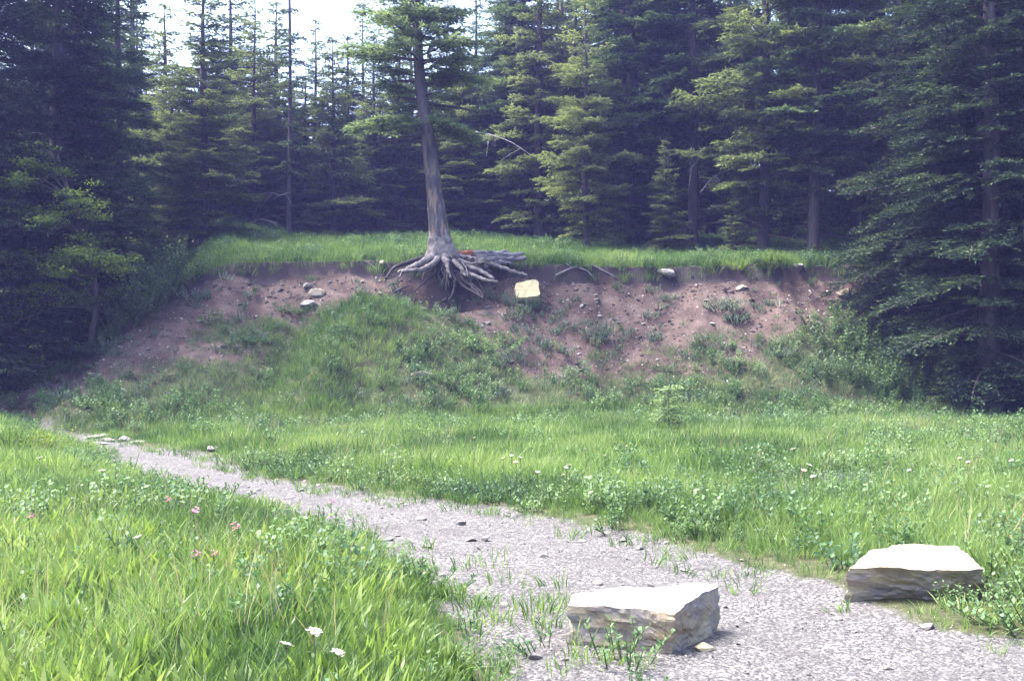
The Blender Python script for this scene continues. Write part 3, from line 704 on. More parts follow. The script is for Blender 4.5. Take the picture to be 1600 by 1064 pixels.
put_tree('near_left', 1548, 28.0, 1.0, 'big shaded spruce growing from the foot of the bank at right', rot=1.0, group=FG, tilt=(0, -.05))
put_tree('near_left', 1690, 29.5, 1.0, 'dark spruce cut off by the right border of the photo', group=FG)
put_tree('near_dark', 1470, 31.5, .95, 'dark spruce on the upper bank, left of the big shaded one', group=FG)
put_tree('full_b', 1600, 33.5, 1.05, 'dark spruce on the bank top near the right border', group=FG)
put_tree('light_b', 492, 47.0, .60, 'small fir between the thin spire and the short bushy fir', group=FG)
put_tree('young', 622, 46.0, 1.15, 'short pale fir directly behind the trunk of the leaning pine', group=FG)
put_tree('light_a', 698, 47.0, .60, 'pale fir just right of the leaning pine trunk, below the glare', group=FG)
put_tree('light_b', 790, 47.0, .72, 'pale fir between the pointed spruce and the tall firs at right', group=FG)
put_tree('full_c', 362, 47.5, .66, 'broad dark fir between the ragged fir and the pale thin fir', group=FG, sx=1.45)
put_tree('light_b', 433, 46.5, .62, 'pale rounded fir just left of the thin spire', group=FG, sx=1.5)
put_tree('light_b', 478, 44.5, .43, 'lowest pale fir under the sky gap, right of the thin spire', group=FG, sx=1.8)
put_tree('full_b', 545, 48.0, .44, 'dark fir under the sky gap, right of the short bushy fir', group=FG, sx=1.8)
put_tree('light_a', 566, 49.0, .58, 'pale layered fir left of the upper pine boughs', group=FG, sx=1.4)
put_tree('full_c', 645, 49.0, .58, 'dark fir straight behind the pine trunk', group=FG, sx=1.4)
put_tree('light_b', 725, 45.5, .55, 'pale fir under the pointed spruce', group=FG, sx=1.5)
put_tree('light_b', 255, 42.0, .68, 'pale fir at the left side of the sky gap', group=FG, sx=1.4)
put_tree('young', 265, 40.0, .95, 'short green fir at the left end of the terrace', group=FG)
put_tree('young', 1040, 37.5, .50, 'small young fir in front of the bare dark stem', group=FG)
put_tree('young', 1150, 36.0, .34, 'smallest young fir on the terrace, left of the fluffy pale fir', group=FG)
# the wood behind them: trees that nothing tells apart
SKY = ([-400, 190, 225, 300, 330, 440, 470, 505, 545, 600, 640, 700, 740, 785, 815, 2000], [-400, -400, 60, 75, 40, 70, 150, 185, 150, 100, 90, 90, 50, 45, -400, -400])
BGK = ['full_a', 'full_b', 'full_c', 'high_a', 'light_a', 'light_b', 'light_b', 'spire']
BGL = {'full_a': 'dense dark spruce deep in the wood', 'full_b': 'drooping dark spruce deep in the wood', 'full_c': 'broad dark spruce deep in the wood',
       'high_a': 'bare-stemmed fir deep in the dark wood', 'light_b': 'paler fir deep in the wood', 'light_a': 'pale layered fir deep in the wood', 'spire': 'thin spruce deep in the wood'}
HT = {'full_a': 19, 'full_b': 20, 'full_c': 17, 'high_a': 19, 'light_a': 18, 'light_b': 16, 'spire': 17}
for row, (Yd, step) in enumerate([(46, 80), (51.5, 75), (58, 72), (66, 80), (76, 90)]):
    px = -120 + row * 23
    while px < 1750:
        k = BGK[random.randrange(len(BGK))]; p = px + random.uniform(-22, 22); yd = Yd + random.uniform(-2, 2)
        x = (p - CX) / F * yd; top = np.interp(p, *SKY); hmax = EYE + (HY - top) / F * yd - tz(x, yd)
        s = min(random.uniform(.85, 1.1), hmax / HT[k] * random.uniform(.80, .98))
        put_tree(k, p, yd, s, BGL[k], group='background conifers of the wood', sx=max(1.0, min(1.9, .95 / s)))
        px += step * random.uniform(.8, 1.2)

# pale arched dead branches, parts of the firs they hang from
def dead_branch(tree, P3, r, seed, twigs=5):
    g = G(seed); mb = MB(); P3 = np.array([P(*q) for q in P3]); n = len(P3)
    t = np.linspace(0, n - 1, 10); pp = np.stack([np.interp(t, np.arange(n), P3[:, k]) for k in range(3)], 1)
    pp[1:-1] = (pp[:-2] + 2 * pp[1:-1] + pp[2:]) / 4
    mb.tube(pp, np.linspace(r, r * .3, 10), 6, True, .2, seed)
    for k in range(twigs):
        i = g.integers(3, 9); d = g.normal(size=3) * .16 + [0, 0, -.12]
        mb.tube([pp[i], pp[i] + d, pp[i] + d * 1.8 + [0, 0, -.06]], [r * .4, r * .3, r * .15], 4, False)
    me = mb.me('dead_branch', [M['twig']], True)
    o = obj('dead_branch', me); o.parent = tree
    bpy.context.view_layer.update(); o.matrix_parent_inverse = tree.matrix_world.inverted()
    return o
def tree_like(s): return next(o for o in COL.objects if s in str(o.get('label', '')))
dead_branch(tree_like('bare dark stem beside'), [(1168, 262, 39.0), (1135, 265, 38.2), (1110, 280, 37.8), (1094, 302, 37.6)], .035, 1)
dead_branch(tree_like('bare dark stem beside'), [(1150, 215, 39.5), (1120, 232, 38.6), (1090, 250, 38.2), (1076, 268, 38)], .03, 2)
dead_branch(tree_like('right of the leaning pine with'), [(735, 205, 42.8), (765, 210, 42), (800, 222, 41.6), (842, 252, 41.4)], .03, 3)
dead_branch(tree_like('grey dead limbs'), [(395, 290, 42.8), (372, 280, 42), (358, 285, 41.6), (345, 300, 41.4)], .03, 4)
dead_branch(tree_like('grey dead limbs'), [(395, 310, 42.8), (420, 300, 42), (440, 306, 41.6), (455, 300, 41.4)], .03, 5)
dead_branch(tree_like('grey dead limbs'), [(395, 350, 42.8), (405, 342, 42), (425, 346, 41.6), (436, 352, 41.4)], .03, 6)

# ------------------------------------------------------------------ the leaning pine on its washed-out roots
TZ = EYE + (HY - 398) / F * TREE_Y
pine = obj('pine_tree', None, loc=(TREE_X, TREE_Y, TZ)); base = np.array([TREE_X, TREE_Y, TZ])
tag(pine, 'leaning pine with a tall bare trunk standing on exposed washed-out roots at the bank edge', 'tree')
def Q(px, py, dy=0.0): return P(px, py, TREE_Y + dy) - base
mpx = TREE_Y / F
tr = [(688, 380, 19.5), (684, 345, 17), (679, 300, 16), (673, 250, 15), (665, 195, 13.5), (659, 150, 12), (655, 110, 10.5), (652, 60, 10), (649, 0, 9), (646, -90, 7.5), (643, -200, 5), (641, -300, 1.5)]
mb = MB(); tp = np.array([Q(a, b) for a, b, c in tr]); tt = np.linspace(0, len(tr) - 1, 46)
tpp = np.stack([np.interp(tt, np.arange(len(tr)), tp[:, k]) for k in range(3)], 1); trr = np.interp(tt, np.arange(len(tr)), [c * mpx * (.8 if b < 340 else .9) for a, b, c in tr])
mb.tube(tpp, trr, 18, True, .10, 5)
obj('trunk', mb.me('trunk', [M['old_bark']], True), pine)
mb = MB(); cp = [(686, 360, 14.5), (687, 367, 16.8), (688, 373, 19), (689, 379, 20), (690, 387, 21.5), (691, 395, 24.5), (692, 403, 28), (694, 412, 26), (697, 424, 16)]
mb.tube([Q(a, b) for a, b, c in cp], [c * mpx for a, b, c in cp], 22, True, .22, 8)
obj('root_collar', mb.me('root_collar', [M['root']], True), pine)
def root(pl, r0, r1, mat='root', seed=0):
    g = G(seed); n = len(pl); P3 = np.array([Q(*q) for q in pl]); t = np.linspace(0, n - 1, 5 * n)
    pp = np.stack([np.interp(t, np.arange(n), P3[:, k]) for k in range(3)], 1)
    for _ in range(3): pp[1:-1] = (pp[:-2] + 2 * pp[1:-1] + pp[2:]) / 4
    pp[2:-1] += g.normal(size=(len(pp) - 3, 3)) * r0 * .10
    m = MB(); m.tube(pp, np.linspace(1, 0, len(pp)) ** 1.5 * (r0 - r1) * .85 + r1, 9, True, .12, seed)
    return obj('root', m.me('root', [M[mat]], True), pine)
RT = [([(686, 396, -.2), (668, 405, -.55), (648, 416, -.8), (634, 423, -.95), (622, 425, -1.0)], .19, .05, 'root'),
      ([(640, 418, -.85), (632, 424, -.95), (622, 434, -1.1)], .09, .035, 'root'),
      ([(690, 400, -.3), (678, 412, -.75), (662, 421, -.95), (640, 424, -1.05), (628, 424, -1.1)], .15, .06, 'root'),
      ([(694, 400, -.35), (697, 410, -.8), (700, 420, -1.0), (704, 434, -1.1)], .16, .05, 'root'),
      ([(682, 400, -.1), (655, 405, -.25), (632, 411, -.35), (612, 420, -.55), (603, 436, -.85)], .13, .05, 'dark_root'),
      ([(700, 402, -.3), (716, 413, -.7), (724, 422, -.9), (728, 432, -1.0)], .14, .05, 'root'),
      ([(706, 403, -.2), (730, 415, -.6), (752, 424, -.8), (772, 437, -1.0)], .13, .07, 'root'),
      ([(722, 425, -.8), (742, 431, -1.0), (762, 438, -1.1), (778, 441, -1.1)], .11, .05, 'root'),
      ([(700, 410, -.3), (718, 432, -.6), (733, 444, -.9), (748, 458, -1.25), (756, 468, -1.5)], .13, .03, 'dark_root'),
      ([(712, 424, -.5), (730, 440, -.8), (748, 452, -1.1), (757, 464, -1.4)], .10, .03, 'dark_root'),
      ([(704, 420, -.4), (722, 446, -.8), (745, 460, -1.25), (756, 466, -1.5)], .09, .03, 'dark_root'),
      ([(690, 410, -.4), (678, 428, -.6), (662, 442, -.8), (648, 455, -1.2)], .09, .03, 'dark_root'),
      ([(694, 412, -.5), (698, 436, -.7), (697, 456, -.9)], .06, .02, 'dark_root'),
      ([(688, 412, -.5), (684, 432, -.7), (688, 452, -.85)], .045, .015, 'dark_root'),
      ([(704, 414, -.5), (712, 438, -.8), (708, 458, -1.1), (700, 470, -1.5)], .08, .02, 'dark_root'),
      ([(708, 400, .0), (728, 404, -.1), (748, 407, -.25), (768, 414, -.3), (790, 420, -.4), (812, 427, -.5), (824, 430, -.6)], .15, .05, 'root'),
      ([(712, 402, -.1), (735, 408, -.3), (745, 422, -.6), (738, 428, -.8)], .10, .04, 'dark_root'),
      ([(700, 398, .2), (725, 400, .3), (748, 402, .35)], .16, .09, 'dark_root'),
      ([(665, 408, -.5), (650, 426, -.8), (640, 440, -1.0)], .06, .02, 'dark_root'),
      ([(618, 456, -1.4), (628, 450, -1.2), (640, 446, -1.0)], .05, .02, 'dark_root')]
for k, (pl, a, b, m) in enumerate(RT): root(pl, a * .88, b * .8, m, k)
g = G(70)
for k in range(16):         # broken dark tangle at the right of the stump
    a0 = (g.uniform(700, 745), g.uniform(400, 418), g.uniform(-.6, .0)); b0 = (a0[0] + g.uniform(14, 48), a0[1] + g.uniform(0, 26), a0[2] - g.uniform(.1, .5))
    root([a0, ((a0[0] + b0[0]) / 2 + g.normal() * 4, (a0[1] + b0[1]) / 2 + g.normal() * 5, a0[2] - .1), b0], g.uniform(.05, .10), .03, 'dark_root' if k % 3 else 'root', 140 + k)
for k in range(34):         # fine dark rootlets hanging in the hollow
    a0 = (g.uniform(655, 740), g.uniform(406, 426), g.uniform(-.95, -.4)); dx = (a0[0] - 694) * .35 + g.normal() * 8; ln = g.uniform(14, 40)
    root([a0, (a0[0] + dx * .5, a0[1] + ln * .45, a0[2] - .1), (a0[0] + dx + g.normal() * 4, a0[1] + ln, a0[2] - .35)], g.uniform(.012, .035), .008, 'dark_root' if k % 4 else 'root', 80 + k)
for k in range(5):          # grey root looped in a coil beside the log
    a = np.linspace(.3, 5.6, 7) + k * .1
    root([(754 + (9 + 1.8 * k) * math.cos(q) * .8, 413 + (8 + 1.8 * k) * math.sin(q), -.55 + .04 * k + .1 * math.sin(q)) for q in a], .045, .03, 'root', 40 + k)
limb, fol = MB(), MB(); g = G(77)
def trunk_at(py):
    ys = [b for a, b, c in tr]; return np.array([np.interp(-py, [-q for q in ys], tp[:, k]) for k in range(3)])
def pbough(py, pxe, pye, dy, dens=1.0, bare=False, r0=.05, droop=.12, twl=.42, start=.2):
    p0 = trunk_at(py); e = Q(pxe, pye, dy); d = e - p0; L = math.hypot(d[0], d[1])
    bough(limb, fol, p0, math.atan2(d[1], d[0]), L, d[2] / L + droop, droop * 1.6, droop * .6, g, dens * 1.15, .16, .055, start, r0, bare, twl)
for a in [(132, 742, 112, -.3), (150, 566, 112, -.4), (158, 604, 150, .3), (163, 770, 178, .2), (216, 570, 222, -.5), (148, 700, 146, -.6), (262, 728, 262, -.3), (240, 720, 238, .4), (128, 600, 128, .4)]:
    pbough(*a, bare=True, r0=.055, droop=-.1 if a[1] > 735 and a[0] < 140 else .1, dens=.45)
for a in [(150, 590, 128, -.6), (152, 715, 150, -.5), (140, 600, 150, .5), (136, 712, 128, .5), (165, 610, 170, .3), (168, 706, 172, .3), (122, 590, 104, -.3), (122, 722, 108, -.3), (194, 545, 200, -.3), (192, 580, 186, -.8), (196, 600, 206, .6), (198, 620, 196, -1.0), (190, 610, 184, .3), (196, 752, 212, -.2), (194, 735, 206, -.9), (200, 748, 222, .5), (198, 715, 200, .9), (192, 700, 190, -.9), (205, 725, 214, .2)]:
    pbough(*a, dens=1.5, r0=.03, droop=.1, twl=.55, start=.22)
py = 112
while py > -285:
    u = (112 - py) / 400
    for j in range(7):
        a = g.random() * 6.283; L = (2.15 * (1 - u) ** .7 + .2) * (.6 + .5 * g.random())
        if g.random() < .1: continue
        bough(limb, fol, trunk_at(py + g.uniform(-8, 8)), a, L, .12 + .3 * u, .22, .14, g, 1.25 if py > -60 else .6, .16, .055, .2)
    py -= g.uniform(17, 27)
tag(obj('limbs', limb.me('limbs', [M['bark']]), pine), kind='stuff'); tag(obj('crown', fol.me('crown', [M['needle_pale']]), pine), kind='stuff')

# ------------------------------------------------------------------ broad-leaved tree with lime leaves at the left
lx, ly = (138 - CX) / F * 28.6, 28.6; lz = tz(lx, ly)
alder = tag(obj('broadleaf_tree', None, loc=(lx, ly, lz)), 'broad-leaved tree with lime green leaves hanging before the dark spruces at left', 'tree')
mb, lf = MB(), MB(); g = G(91); B0 = np.array([lx, ly, lz])
tpx = [(138, 590, 28.6), (150, 480, 28.4), (146, 430, 28.2), (132, 370, 28.0), (112, 310, 27.8), (96, 265, 27.6), (90, 240, 27.5)]
tpp = np.array([P(*q) for q in tpx]) - B0; tpp[0][2] = -.2
mb.tube(tpp, np.linspace(.10, .012, len(tpp)), 8, True, .15, 3)
LIMBS = [(4, (40, 255), -.6, 26), (4, (20, 280), -1, 20), (4, (75, 268), -.4, 16), (3, (110, 305), -.9, 26), (3, (60, 345), -1.2, 22), (3, (150, 330), -.5, 14), (2, (175, 405), -.8, 34), (2, (120, 395), -1.2, 34), (2, (80, 405), -1, 24), (2, (30, 400), -.9, 20), (2, (195, 428), -.6, 14),
         (1, (100, 425), -1.2, 20), (1, (60, 450), -.8, 14), (3, (10, 330), -1, 16), (5, (50, 235), -.4, 10), (2, (140, 375), -.4, 18), (1, (30, 480), -.6, 8), (1, (170, 455), -.3, 8), (3, (90, 330), -.3, 14), (2, (20, 430), -.8, 20), (1, (120, 465), -.6, 16), (1, (10, 510), -.5, 14), (4, (0, 290), -.6, 16)]
for i, (ex_, ey_), dy, n in LIMBS:
    a = tpp[i]; e = P(ex_, ey_, 27.8 + dy) - B0; m_ = (a + e) / 2 + [0, 0, .25]
    mb.tube([a, m_, e], [.045, .03, .012], 5, False)
    for k in range(n):
        c = m_ + (e - m_) * g.uniform(.3, 1.12) + g.normal(size=3) * [.26, .26, .10]
        nl = 30; p = c + g.normal(size=(nl, 3)) * [.13, .13, .04]; d = g.normal(size=(nl, 3)) * [1, 1, .45] + [0, 0, -.2]
        kites(p, d, g.normal(size=(nl, 3)) * .5 + [0, 0, 1], .07 * (.7 + .6 * g.random(nl)), .05 * (.7 + .5 * g.random(nl)), lf)
obj('trunk', mb.me('trunk', [M['bark']], True), alder); tag(obj('foliage', lf.me('foliage', [M['leaf_lime']]), alder), kind='stuff')

# ------------------------------------------------------------------ boulders
def boulder(name, top, bot, seed, mat, amp=.03, n=170, m=22, k=16, loc=None, rim=.55):
    """block with a flat split top and broken bedded sides; top and bot are matching outlines (x, y, z)"""
    top = np.array(top, float); bot = np.array(bot, float); c0 = (top.mean(0) + bot.mean(0)) / 2; c0[2] = 0
    top -= c0; bot -= c0
    def loop(pl):
        q = np.vstack([pl, pl[:1]]); s = np.concatenate([[0], np.cumsum(np.linalg.norm(np.diff(q, axis=0), axis=1))]); return q, s
    q, s = loop(top); u = np.linspace(0, s[-1], n, endpoint=False)
    frac = s / s[-1]; qb = np.vstack([bot, bot[:1]])
    A = np.stack([np.interp(u, s, q[:, j]) for j in range(3)], 1); B = np.stack([np.interp(u / s[-1], frac, qb[:, j]) for j in range(3)], 1)
    cen = A.mean(0); out = A - cen; out[:, 2] = 0; out /= np.linalg.norm(out, axis=1)[:, None]
    V = []
    for i in range(m + 1):
        w = i / m; p = A + (B - A) * w
        f = rim + (1 - rim) * min(1, w * 5)
        X_ = u * 6.5; Z_ = p[:, 2] * 15 + u * 1.5 + seed * 7
        ch = np.floor(vn(X_ * .8, Z_ * .9, seed) * 4) / 4 - .4 + .5 * (np.floor(vn(X_ * 2.1, Z_ * 2.2, seed + 1) * 3) / 3 - .4)
        nn = ch * 1.2 + fbm(X_ * .5, Z_ * .5, seed + 2) * 1.1 + fbm(X_ * 3.5, Z_ * 2.5, seed + 3) * .3
        V.append(p + out * (amp * f * nn)[:, None])
    rimv = V[0]
    rimv[:, 2] += .6 * amp * fbm(u * 7, u * 0, seed + 5) - .35 * amp * np.maximum(0, fbm(u * 22, u * 0, seed + 15))
    for i in range(1, k + 1):
        w = i / k; p = rimv + (cen - rimv) * w
        p = p.copy(); p[:, 2] += amp * .35 * fbm(p[:, 0] * 9, p[:, 1] * 9, seed + 6) * min(1, w * 3)
        V.append(p)
    def ring(a, b):
        j = np.arange(n); return np.stack([a * n + j, b * n + j, b * n + (j + 1) % n, a * n + (j + 1) % n], 1)
    fq = [ring(i, i + 1) for i in range(m)]
    idx = [0] + list(range(m + 1, m + 1 + k)); fq += [ring(idx[i + 1], idx[i]) for i in range(k)]
    me = mesh(name, np.vstack(V), np.vstack(fq), [mat])
    return obj(name, me, loc=tuple(c0))
z1 = tz(.8, 6.3)
T1 = [(.33, 6.17, .245), (.52, 6.13, .25), (.72, 6.08, .235), (.90, 6.00, .225), (1.07, 6.32, .245), (1.27, 6.62, .26), (1.08, 6.66, .265), (.86, 6.58, .25), (.70, 6.60, .255), (.36, 6.42, .25)]
B1 = [(.33, 6.20, -.1), (.53, 6.15, -.1), (.73, 6.10, -.1), (.90, 6.04, -.1), (1.08, 6.34, -.1), (1.28, 6.63, -.1), (1.08, 6.70, -.1), (.86, 6.66, -.1), (.70, 6.66, -.1), (.35, 6.5, -.1)]
tag(boulder('boulder', [(a, b, c + z1 + .01) for a, b, c in T1], [(a, b, c + z1) for a, b, c in B1], 3, M['limestone'], .026),
    'pale limestone block with bright flat top and pointed front corner, on the gravel', 'boulder')
z2 = tz(2.8, 7.5)
T2 = [(2.27, 7.30, .215), (2.45, 7.22, .235), (2.72, 7.18, .23), (3.00, 7.12, .225), (3.14, 7.20, .22), (3.22, 7.5, .24), (3.24, 7.86, .265), (2.98, 7.95, .27), (2.78, 7.90, .27), (2.55, 7.72, .25)]
B2 = [(2.30, 7.42, -.06), (2.48, 7.42, -.08), (2.75, 7.40, -.10), (3.00, 7.36, -.12), (3.14, 7.38, -.12), (3.20, 7.6, -.1), (3.2, 7.9, -.1), (2.96, 7.98, -.1), (2.78, 7.94, -.1), (2.52, 7.75, -.1)]
tag(boulder('boulder', [(a, b, c + z2) for a, b, c in T2], [(a, b, c + z2) for a, b, c in B2], 8, M['limestone'], .032),
    'long pale limestone slab with a flat bright top, half in the grass beside the gravel', 'boulder')
hx, hy, hz = hit(1100, 1016)
fl = obj('flat_stone', rock_mesh('flat_stone', 421, M['cream_stone'], 3, .42), loc=(hx, hy, hz + .015)); fl.scale = (.125, .11, .12); fl.rotation_euler = (.1, .05, .6)
tag(fl, 'small flat cream stone on the gravel in front of the pointed block', 'stone')
# cream block leaning against the bank
hx, hy, hz = hit(823, 468)
w_, h_, d_ = .34, .33, .13
outl = [(-w_, -h_ * .8), (-w_ * .8, -h_), (w_ * .7, -h_ * .95), (w_ * .95, -h_ * .7), (w_, h_ * .7), (w_ * .8, h_), (-w_ * .1, h_ * .92), (-w_ * .9, h_ * .72), (-w_ * 1.02, h_ * .45)]
bl = boulder('cream_block', [(a, b, d_) for a, b in outl], [(a, b, -d_) for a, b in outl], 31, M['cream_stone'], .035, 90, 8, 10)
bl.location = (hx, hy - .02, hz + .22); bl.rotation_euler = (math.radians(52), math.radians(-5), math.radians(4))
tag(bl, 'bright cream square block of stone leaning on the raw earth right of the roots', 'stone block')
# other stones that can be pointed at
def lone_stone(px, py, wpx, label, seed, mat='stone', flat_=.6):
    x, y, z = hit(px, py); s = wpx / F * y / .95
    o = obj('rock', rock_mesh('rock', seed, M[mat], 3, flat_), loc=(x, y, z + s * .12)); o.scale = (s, s * .9, s); o.rotation_euler = (.15, .1, random.random() * 6)
    return tag(o, label, 'rock')
for k, a in enumerate([(1388, 457, 34, 'white rock on the bank under the dark boughs at right', 'limestone'), (1319, 461, 22, 'small pale rock left of the white rock, below the terrace edge at right', 'limestone'),
                       (1044, 434, 26, 'flat grey rock just under the turf edge right of the cream block', 'stone'), (497, 463, 22, 'tan rock at the head of the grassy mound', 'limestone'),
                       (481, 450, 18, 'round tan rock below the turf edge, above the grassy mound', 'stone'), (484, 480, 26, 'grey rock at the left shoulder of the grassy mound', 'stone'),
                       (660, 594, 30, 'pale grey rock half buried in green weeds below the roots', 'limestone'), (495, 690, 28, 'grey boulder in the grass at the foot of the grassy mound', 'stone'),
                       (1160, 452, 16, 'pale stone on the raw soil below the slanting bare trunk', 'limestone'), (1250, 422, 20, 'grey stone under the turf edge below the leafy bushes', 'stone'),
                       (597, 415, 12, 'pale stone in the earth just left of the root tips', 'limestone'), (762, 441, 10, 'little white stone below the coiled root', 'limestone'),
                       (335, 705, 22, 'pale stone on the grass edge beside the far end of the path', 'stone'), (1060, 655, 26, 'flat grey stone among weeds behind the seedling fir', 'stone'),
                       (665, 902, 20, 'pale flat stone at the ragged grass edge of the path', 'cream_stone'), (1046, 770, 34, 'white stone in the tall grass beyond the path', 'limestone')]):
    lone_stone(a[0], a[1], a[2], a[3], 400 + k, a[4], .45 if 'flat' in a[3] else .65)
for k, (px, py, w) in enumerate([(150, 684, 34), (172, 690, 30), (196, 688, 26), (160, 695, 24), (215, 693, 22)]):
    x, y, z = hit(px, py); s = w / F * y
    o = obj('flagstone', rock_mesh('flagstone', 440 + k, M['stone'], 2, .3), loc=(x, y, z + .03)); o.scale = (s, s * .8, s * .7); o.rotation_euler = (.1, random.gauss(0, .12), random.gauss(0, .4))
    tag(o, ['left flat slab of the stones where the path meets the bank', 'middle flat slab of the stones where the path meets the bank', 'flat slab nearest the weeds where the path meets the bank',
            'lowest flat slab where the path meets the bank', 'rightmost flat slab where the path meets the bank'][k], 'stone slab', 'flat slabs at the far end of the path')

# ------------------------------------------------------------------ fallen wood
x0, y0, z0 = TREE_X + 1.55, TREE_Y + .15, TZ
log = tag(obj('fallen_log', None, loc=(x0, y0, z0)), 'weathered grey split log lying at the turf edge right of the leaning pine', 'log')
for k, (a, b, r) in enumerate([((742, 399, .1), (812, 401, .1), .13), ((748, 406, -.1), (822, 404, .0), .10), ((752, 395, .3), (818, 397, .3), .07), ((760, 409, -.15), (800, 411, -.15), .06)]):
    p0, p1 = Q(*a) + base - [x0, y0, z0], Q(*b) + base - [x0, y0, z0]; t = np.linspace(0, 1, 12)[:, None]; g = G(60 + k)
    mb = MB(); mb.tube(p0 + (p1 - p0) * t + g.normal(size=(12, 3)) * .02, r * (.8 + .4 * g.random(12)) * np.linspace(1, .6, 12), 9, True, .35, 60 + k)
    obj('split_stem', mb.me('split_stem', [M['grey_wood']]), log)
mb = MB(); g = G(66); t = np.linspace(0, 1, 9)[:, None]; p0, p1 = Q(716, 399, .25) + base - [x0, y0, z0], Q(752, 398, .25) + base - [x0, y0, z0]
mb.tube(p0 + (p1 - p0) * t, .12 * (.8 + .4 * g.random(9)), 9, True, .35, 66); obj('rotten_end', mb.me('rotten_end', [M['rot']]), log)
def deadwood(name, lines, r, label, cat, mat='twig'):
    P0 = np.array(hit(*lines[0][0])); o = obj(name, None)
    mb = MB()
    for k, l in enumerate(lines):
        pp = np.array([hit(*q) for q in l]) + [0, -.06, .08]
        t = np.linspace(0, len(l) - 1, 4 * len(l)); pp = np.stack([np.interp(t, np.arange(len(l)), pp[:, j]) for j in range(3)], 1)
        mb.tube(pp - P0, np.linspace(r, r * .45, len(pp)) * (1 if k == 0 else .7), 6, True, .3, k)
    COL.objects.unlink(o); bpy.data.objects.remove(o)
    return tag(obj(name, mb.me(name, [M[mat]], True), loc=tuple(P0)), label, cat)
deadwood('dead_branch', [[(868, 440), (893, 430), (925, 424), (965, 440)], [(905, 428), (918, 434), (930, 442)], [(893, 430), (884, 422)]], .035, 'forked dead branch on the raw earth under the turf right of the cream block', 'branch')
deadwood('dead_branch', [[(815, 466), (838, 462), (848, 478), (862, 482)], [(838, 462), (850, 454)]], .022, 'thin dark twig lying before the cream block', 'branch', 'dark_root')
deadwood('fallen_branch', [[(118, 552), (135, 535), (150, 524), (172, 512)], [(140, 532), (150, 538)]], .06, 'pale broken branch lying on the left end of the bank', 'branch', 'root')
deadwood('dead_branch', [[(1135, 600), (1150, 615), (1158, 628)], [(1128, 640), (1150, 650), (1165, 662)]], .02, 'pale dry sticks among weeds on the bank right of the seedling fir', 'branch')

# ------------------------------------------------------------------ shrubs and plants one can point at
SH = {}
def shrub_proto(key, ns, h, sp, leaf, per, mat, seed, up=.3):
    L_ = []
    for k in range(3):
        s_, l_ = leafy(ns, h, sp, leaf, G(seed + k), per, up)
        L_.append((s_.me('stems', [M['stem']]), l_.me('foliage', [M[mat]])))
    SH[key] = L_
shrub_proto('leafy', 46, .8, 1.1, .10, 20, 'shrub', 500)
shrub_proto('bright', 40, .6, 1.0, .10, 18, 'forb', 510)
shrub_proto('lime', 34, .6, .9, .10, 16, 'leaf_lime', 520)
shrub_proto('sage', 70, .5, .6, .055, 20, 'sage', 530, .9)
shrub_proto('upright', 22, .5, .5, .085, 14, 'forb', 540)
def shrub(key, px, py, wpx, label, hs=1.0, group=None, cat='shrub', name='shrub'):
    x, y, z = hit(px, py); w = {'leafy': 1.3, 'bright': 1.2, 'lime': 1.1, 'sage': .85, 'upright': .65}[key]; s = wpx / F * y / w
    st, fo = SH[key][random.randrange(3)]
    o = tag(obj(name, None, loc=(x, y, z - .03)), label, cat, group); tag(obj('stems', st, o), kind='stuff'); tag(obj('foliage', fo, o), kind='stuff')
    o.scale = (s, s, s * hs); o.rotation_euler = (0, 0, random.random() * 6.28); return o
shrub('sage', 933, 536, 52, 'round grey-green sage bush on the bare slope right of centre', 1.15)
shrub('sage', 797, 478, 30, 'grey sage tuft at the left foot of the cream block', 1.2)
shrub('sage', 836, 486, 26, 'grey sage tuft at the lower right corner of the cream block', 1.3)
shrub('bright', 765, 553, 95, 'spreading bright green bush below the cream block', .75)
shrub('sage', 800, 568, 48, 'grey-green sage bush at the right end of the spreading bright bush', .9)
shrub('leafy', 402, 612, 52, 'dark leafy bush at the left foot of the grassy mound', .9)
shrub('bright', 458, 492, 50, 'green bush in the raw gully left of the grassy mound', .55)
shrub('bright', 400, 538, 60, 'green bush low on the raw earth at left', .5)
shrub('leafy', 600, 655, 55, 'dark weed clump at the foot of the bank under the roots', .8)
shrub('leafy', 690, 640, 50, 'dark weed clump right of the half-buried pale rock', .9)
shrub('sage', 1130, 488, 75, 'low sage mat on the slope right of the round sage bush', .5)
shrub('sage', 1225, 560, 42, 'small sage bush left of the shaded thicket', .7)
shrub('sage', 1045, 470, 38, 'small sage clump under the flat grey rock', .6)
shrub('bright', 487, 440, 20, 'tiny green plant by the tan rocks under the turf edge', 1.2)
TH = 'shrubs of the shaded thicket on the right bank'
for k, (px, py, w) in enumerate([(1290, 525, 80), (1345, 520, 85), (1400, 515, 90), (1320, 560, 95), (1380, 565, 95), (1440, 560, 90), (1300, 605, 90), (1360, 610, 95), (1425, 612, 95), (1480, 600, 90), (1465, 520, 80), (1340, 480, 50), (1560, 590, 90), (1590, 520, 90), (1520, 490, 90)]):
    shrub('leafy', px, py, w, 'dark green leafy shrub in the shaded thicket on the right bank', 1.0, TH)
EG = 'bushes along the terrace edge at right'
for k, (px, py, w, key) in enumerate([(1100, 412, 55, 'bright'), (1150, 428, 40, 'lime'), (1205, 416, 50, 'lime'), (1262, 408, 55, 'lime'), (1310, 408, 65, 'bright'), (1350, 400, 70, 'bright'), (1270, 385, 60, 'bright'), (1395, 402, 70, 'lime'), (1200, 425, 30, 'lime'), (1440, 400, 60, 'bright')]):
    shrub(key, px, py, w, ('yellow-green' if key == 'lime' else 'mid-green') + ' leafy bush hanging over the terrace edge at right', .8, EG)
LE = 'dark bushes on the left end of the bank'
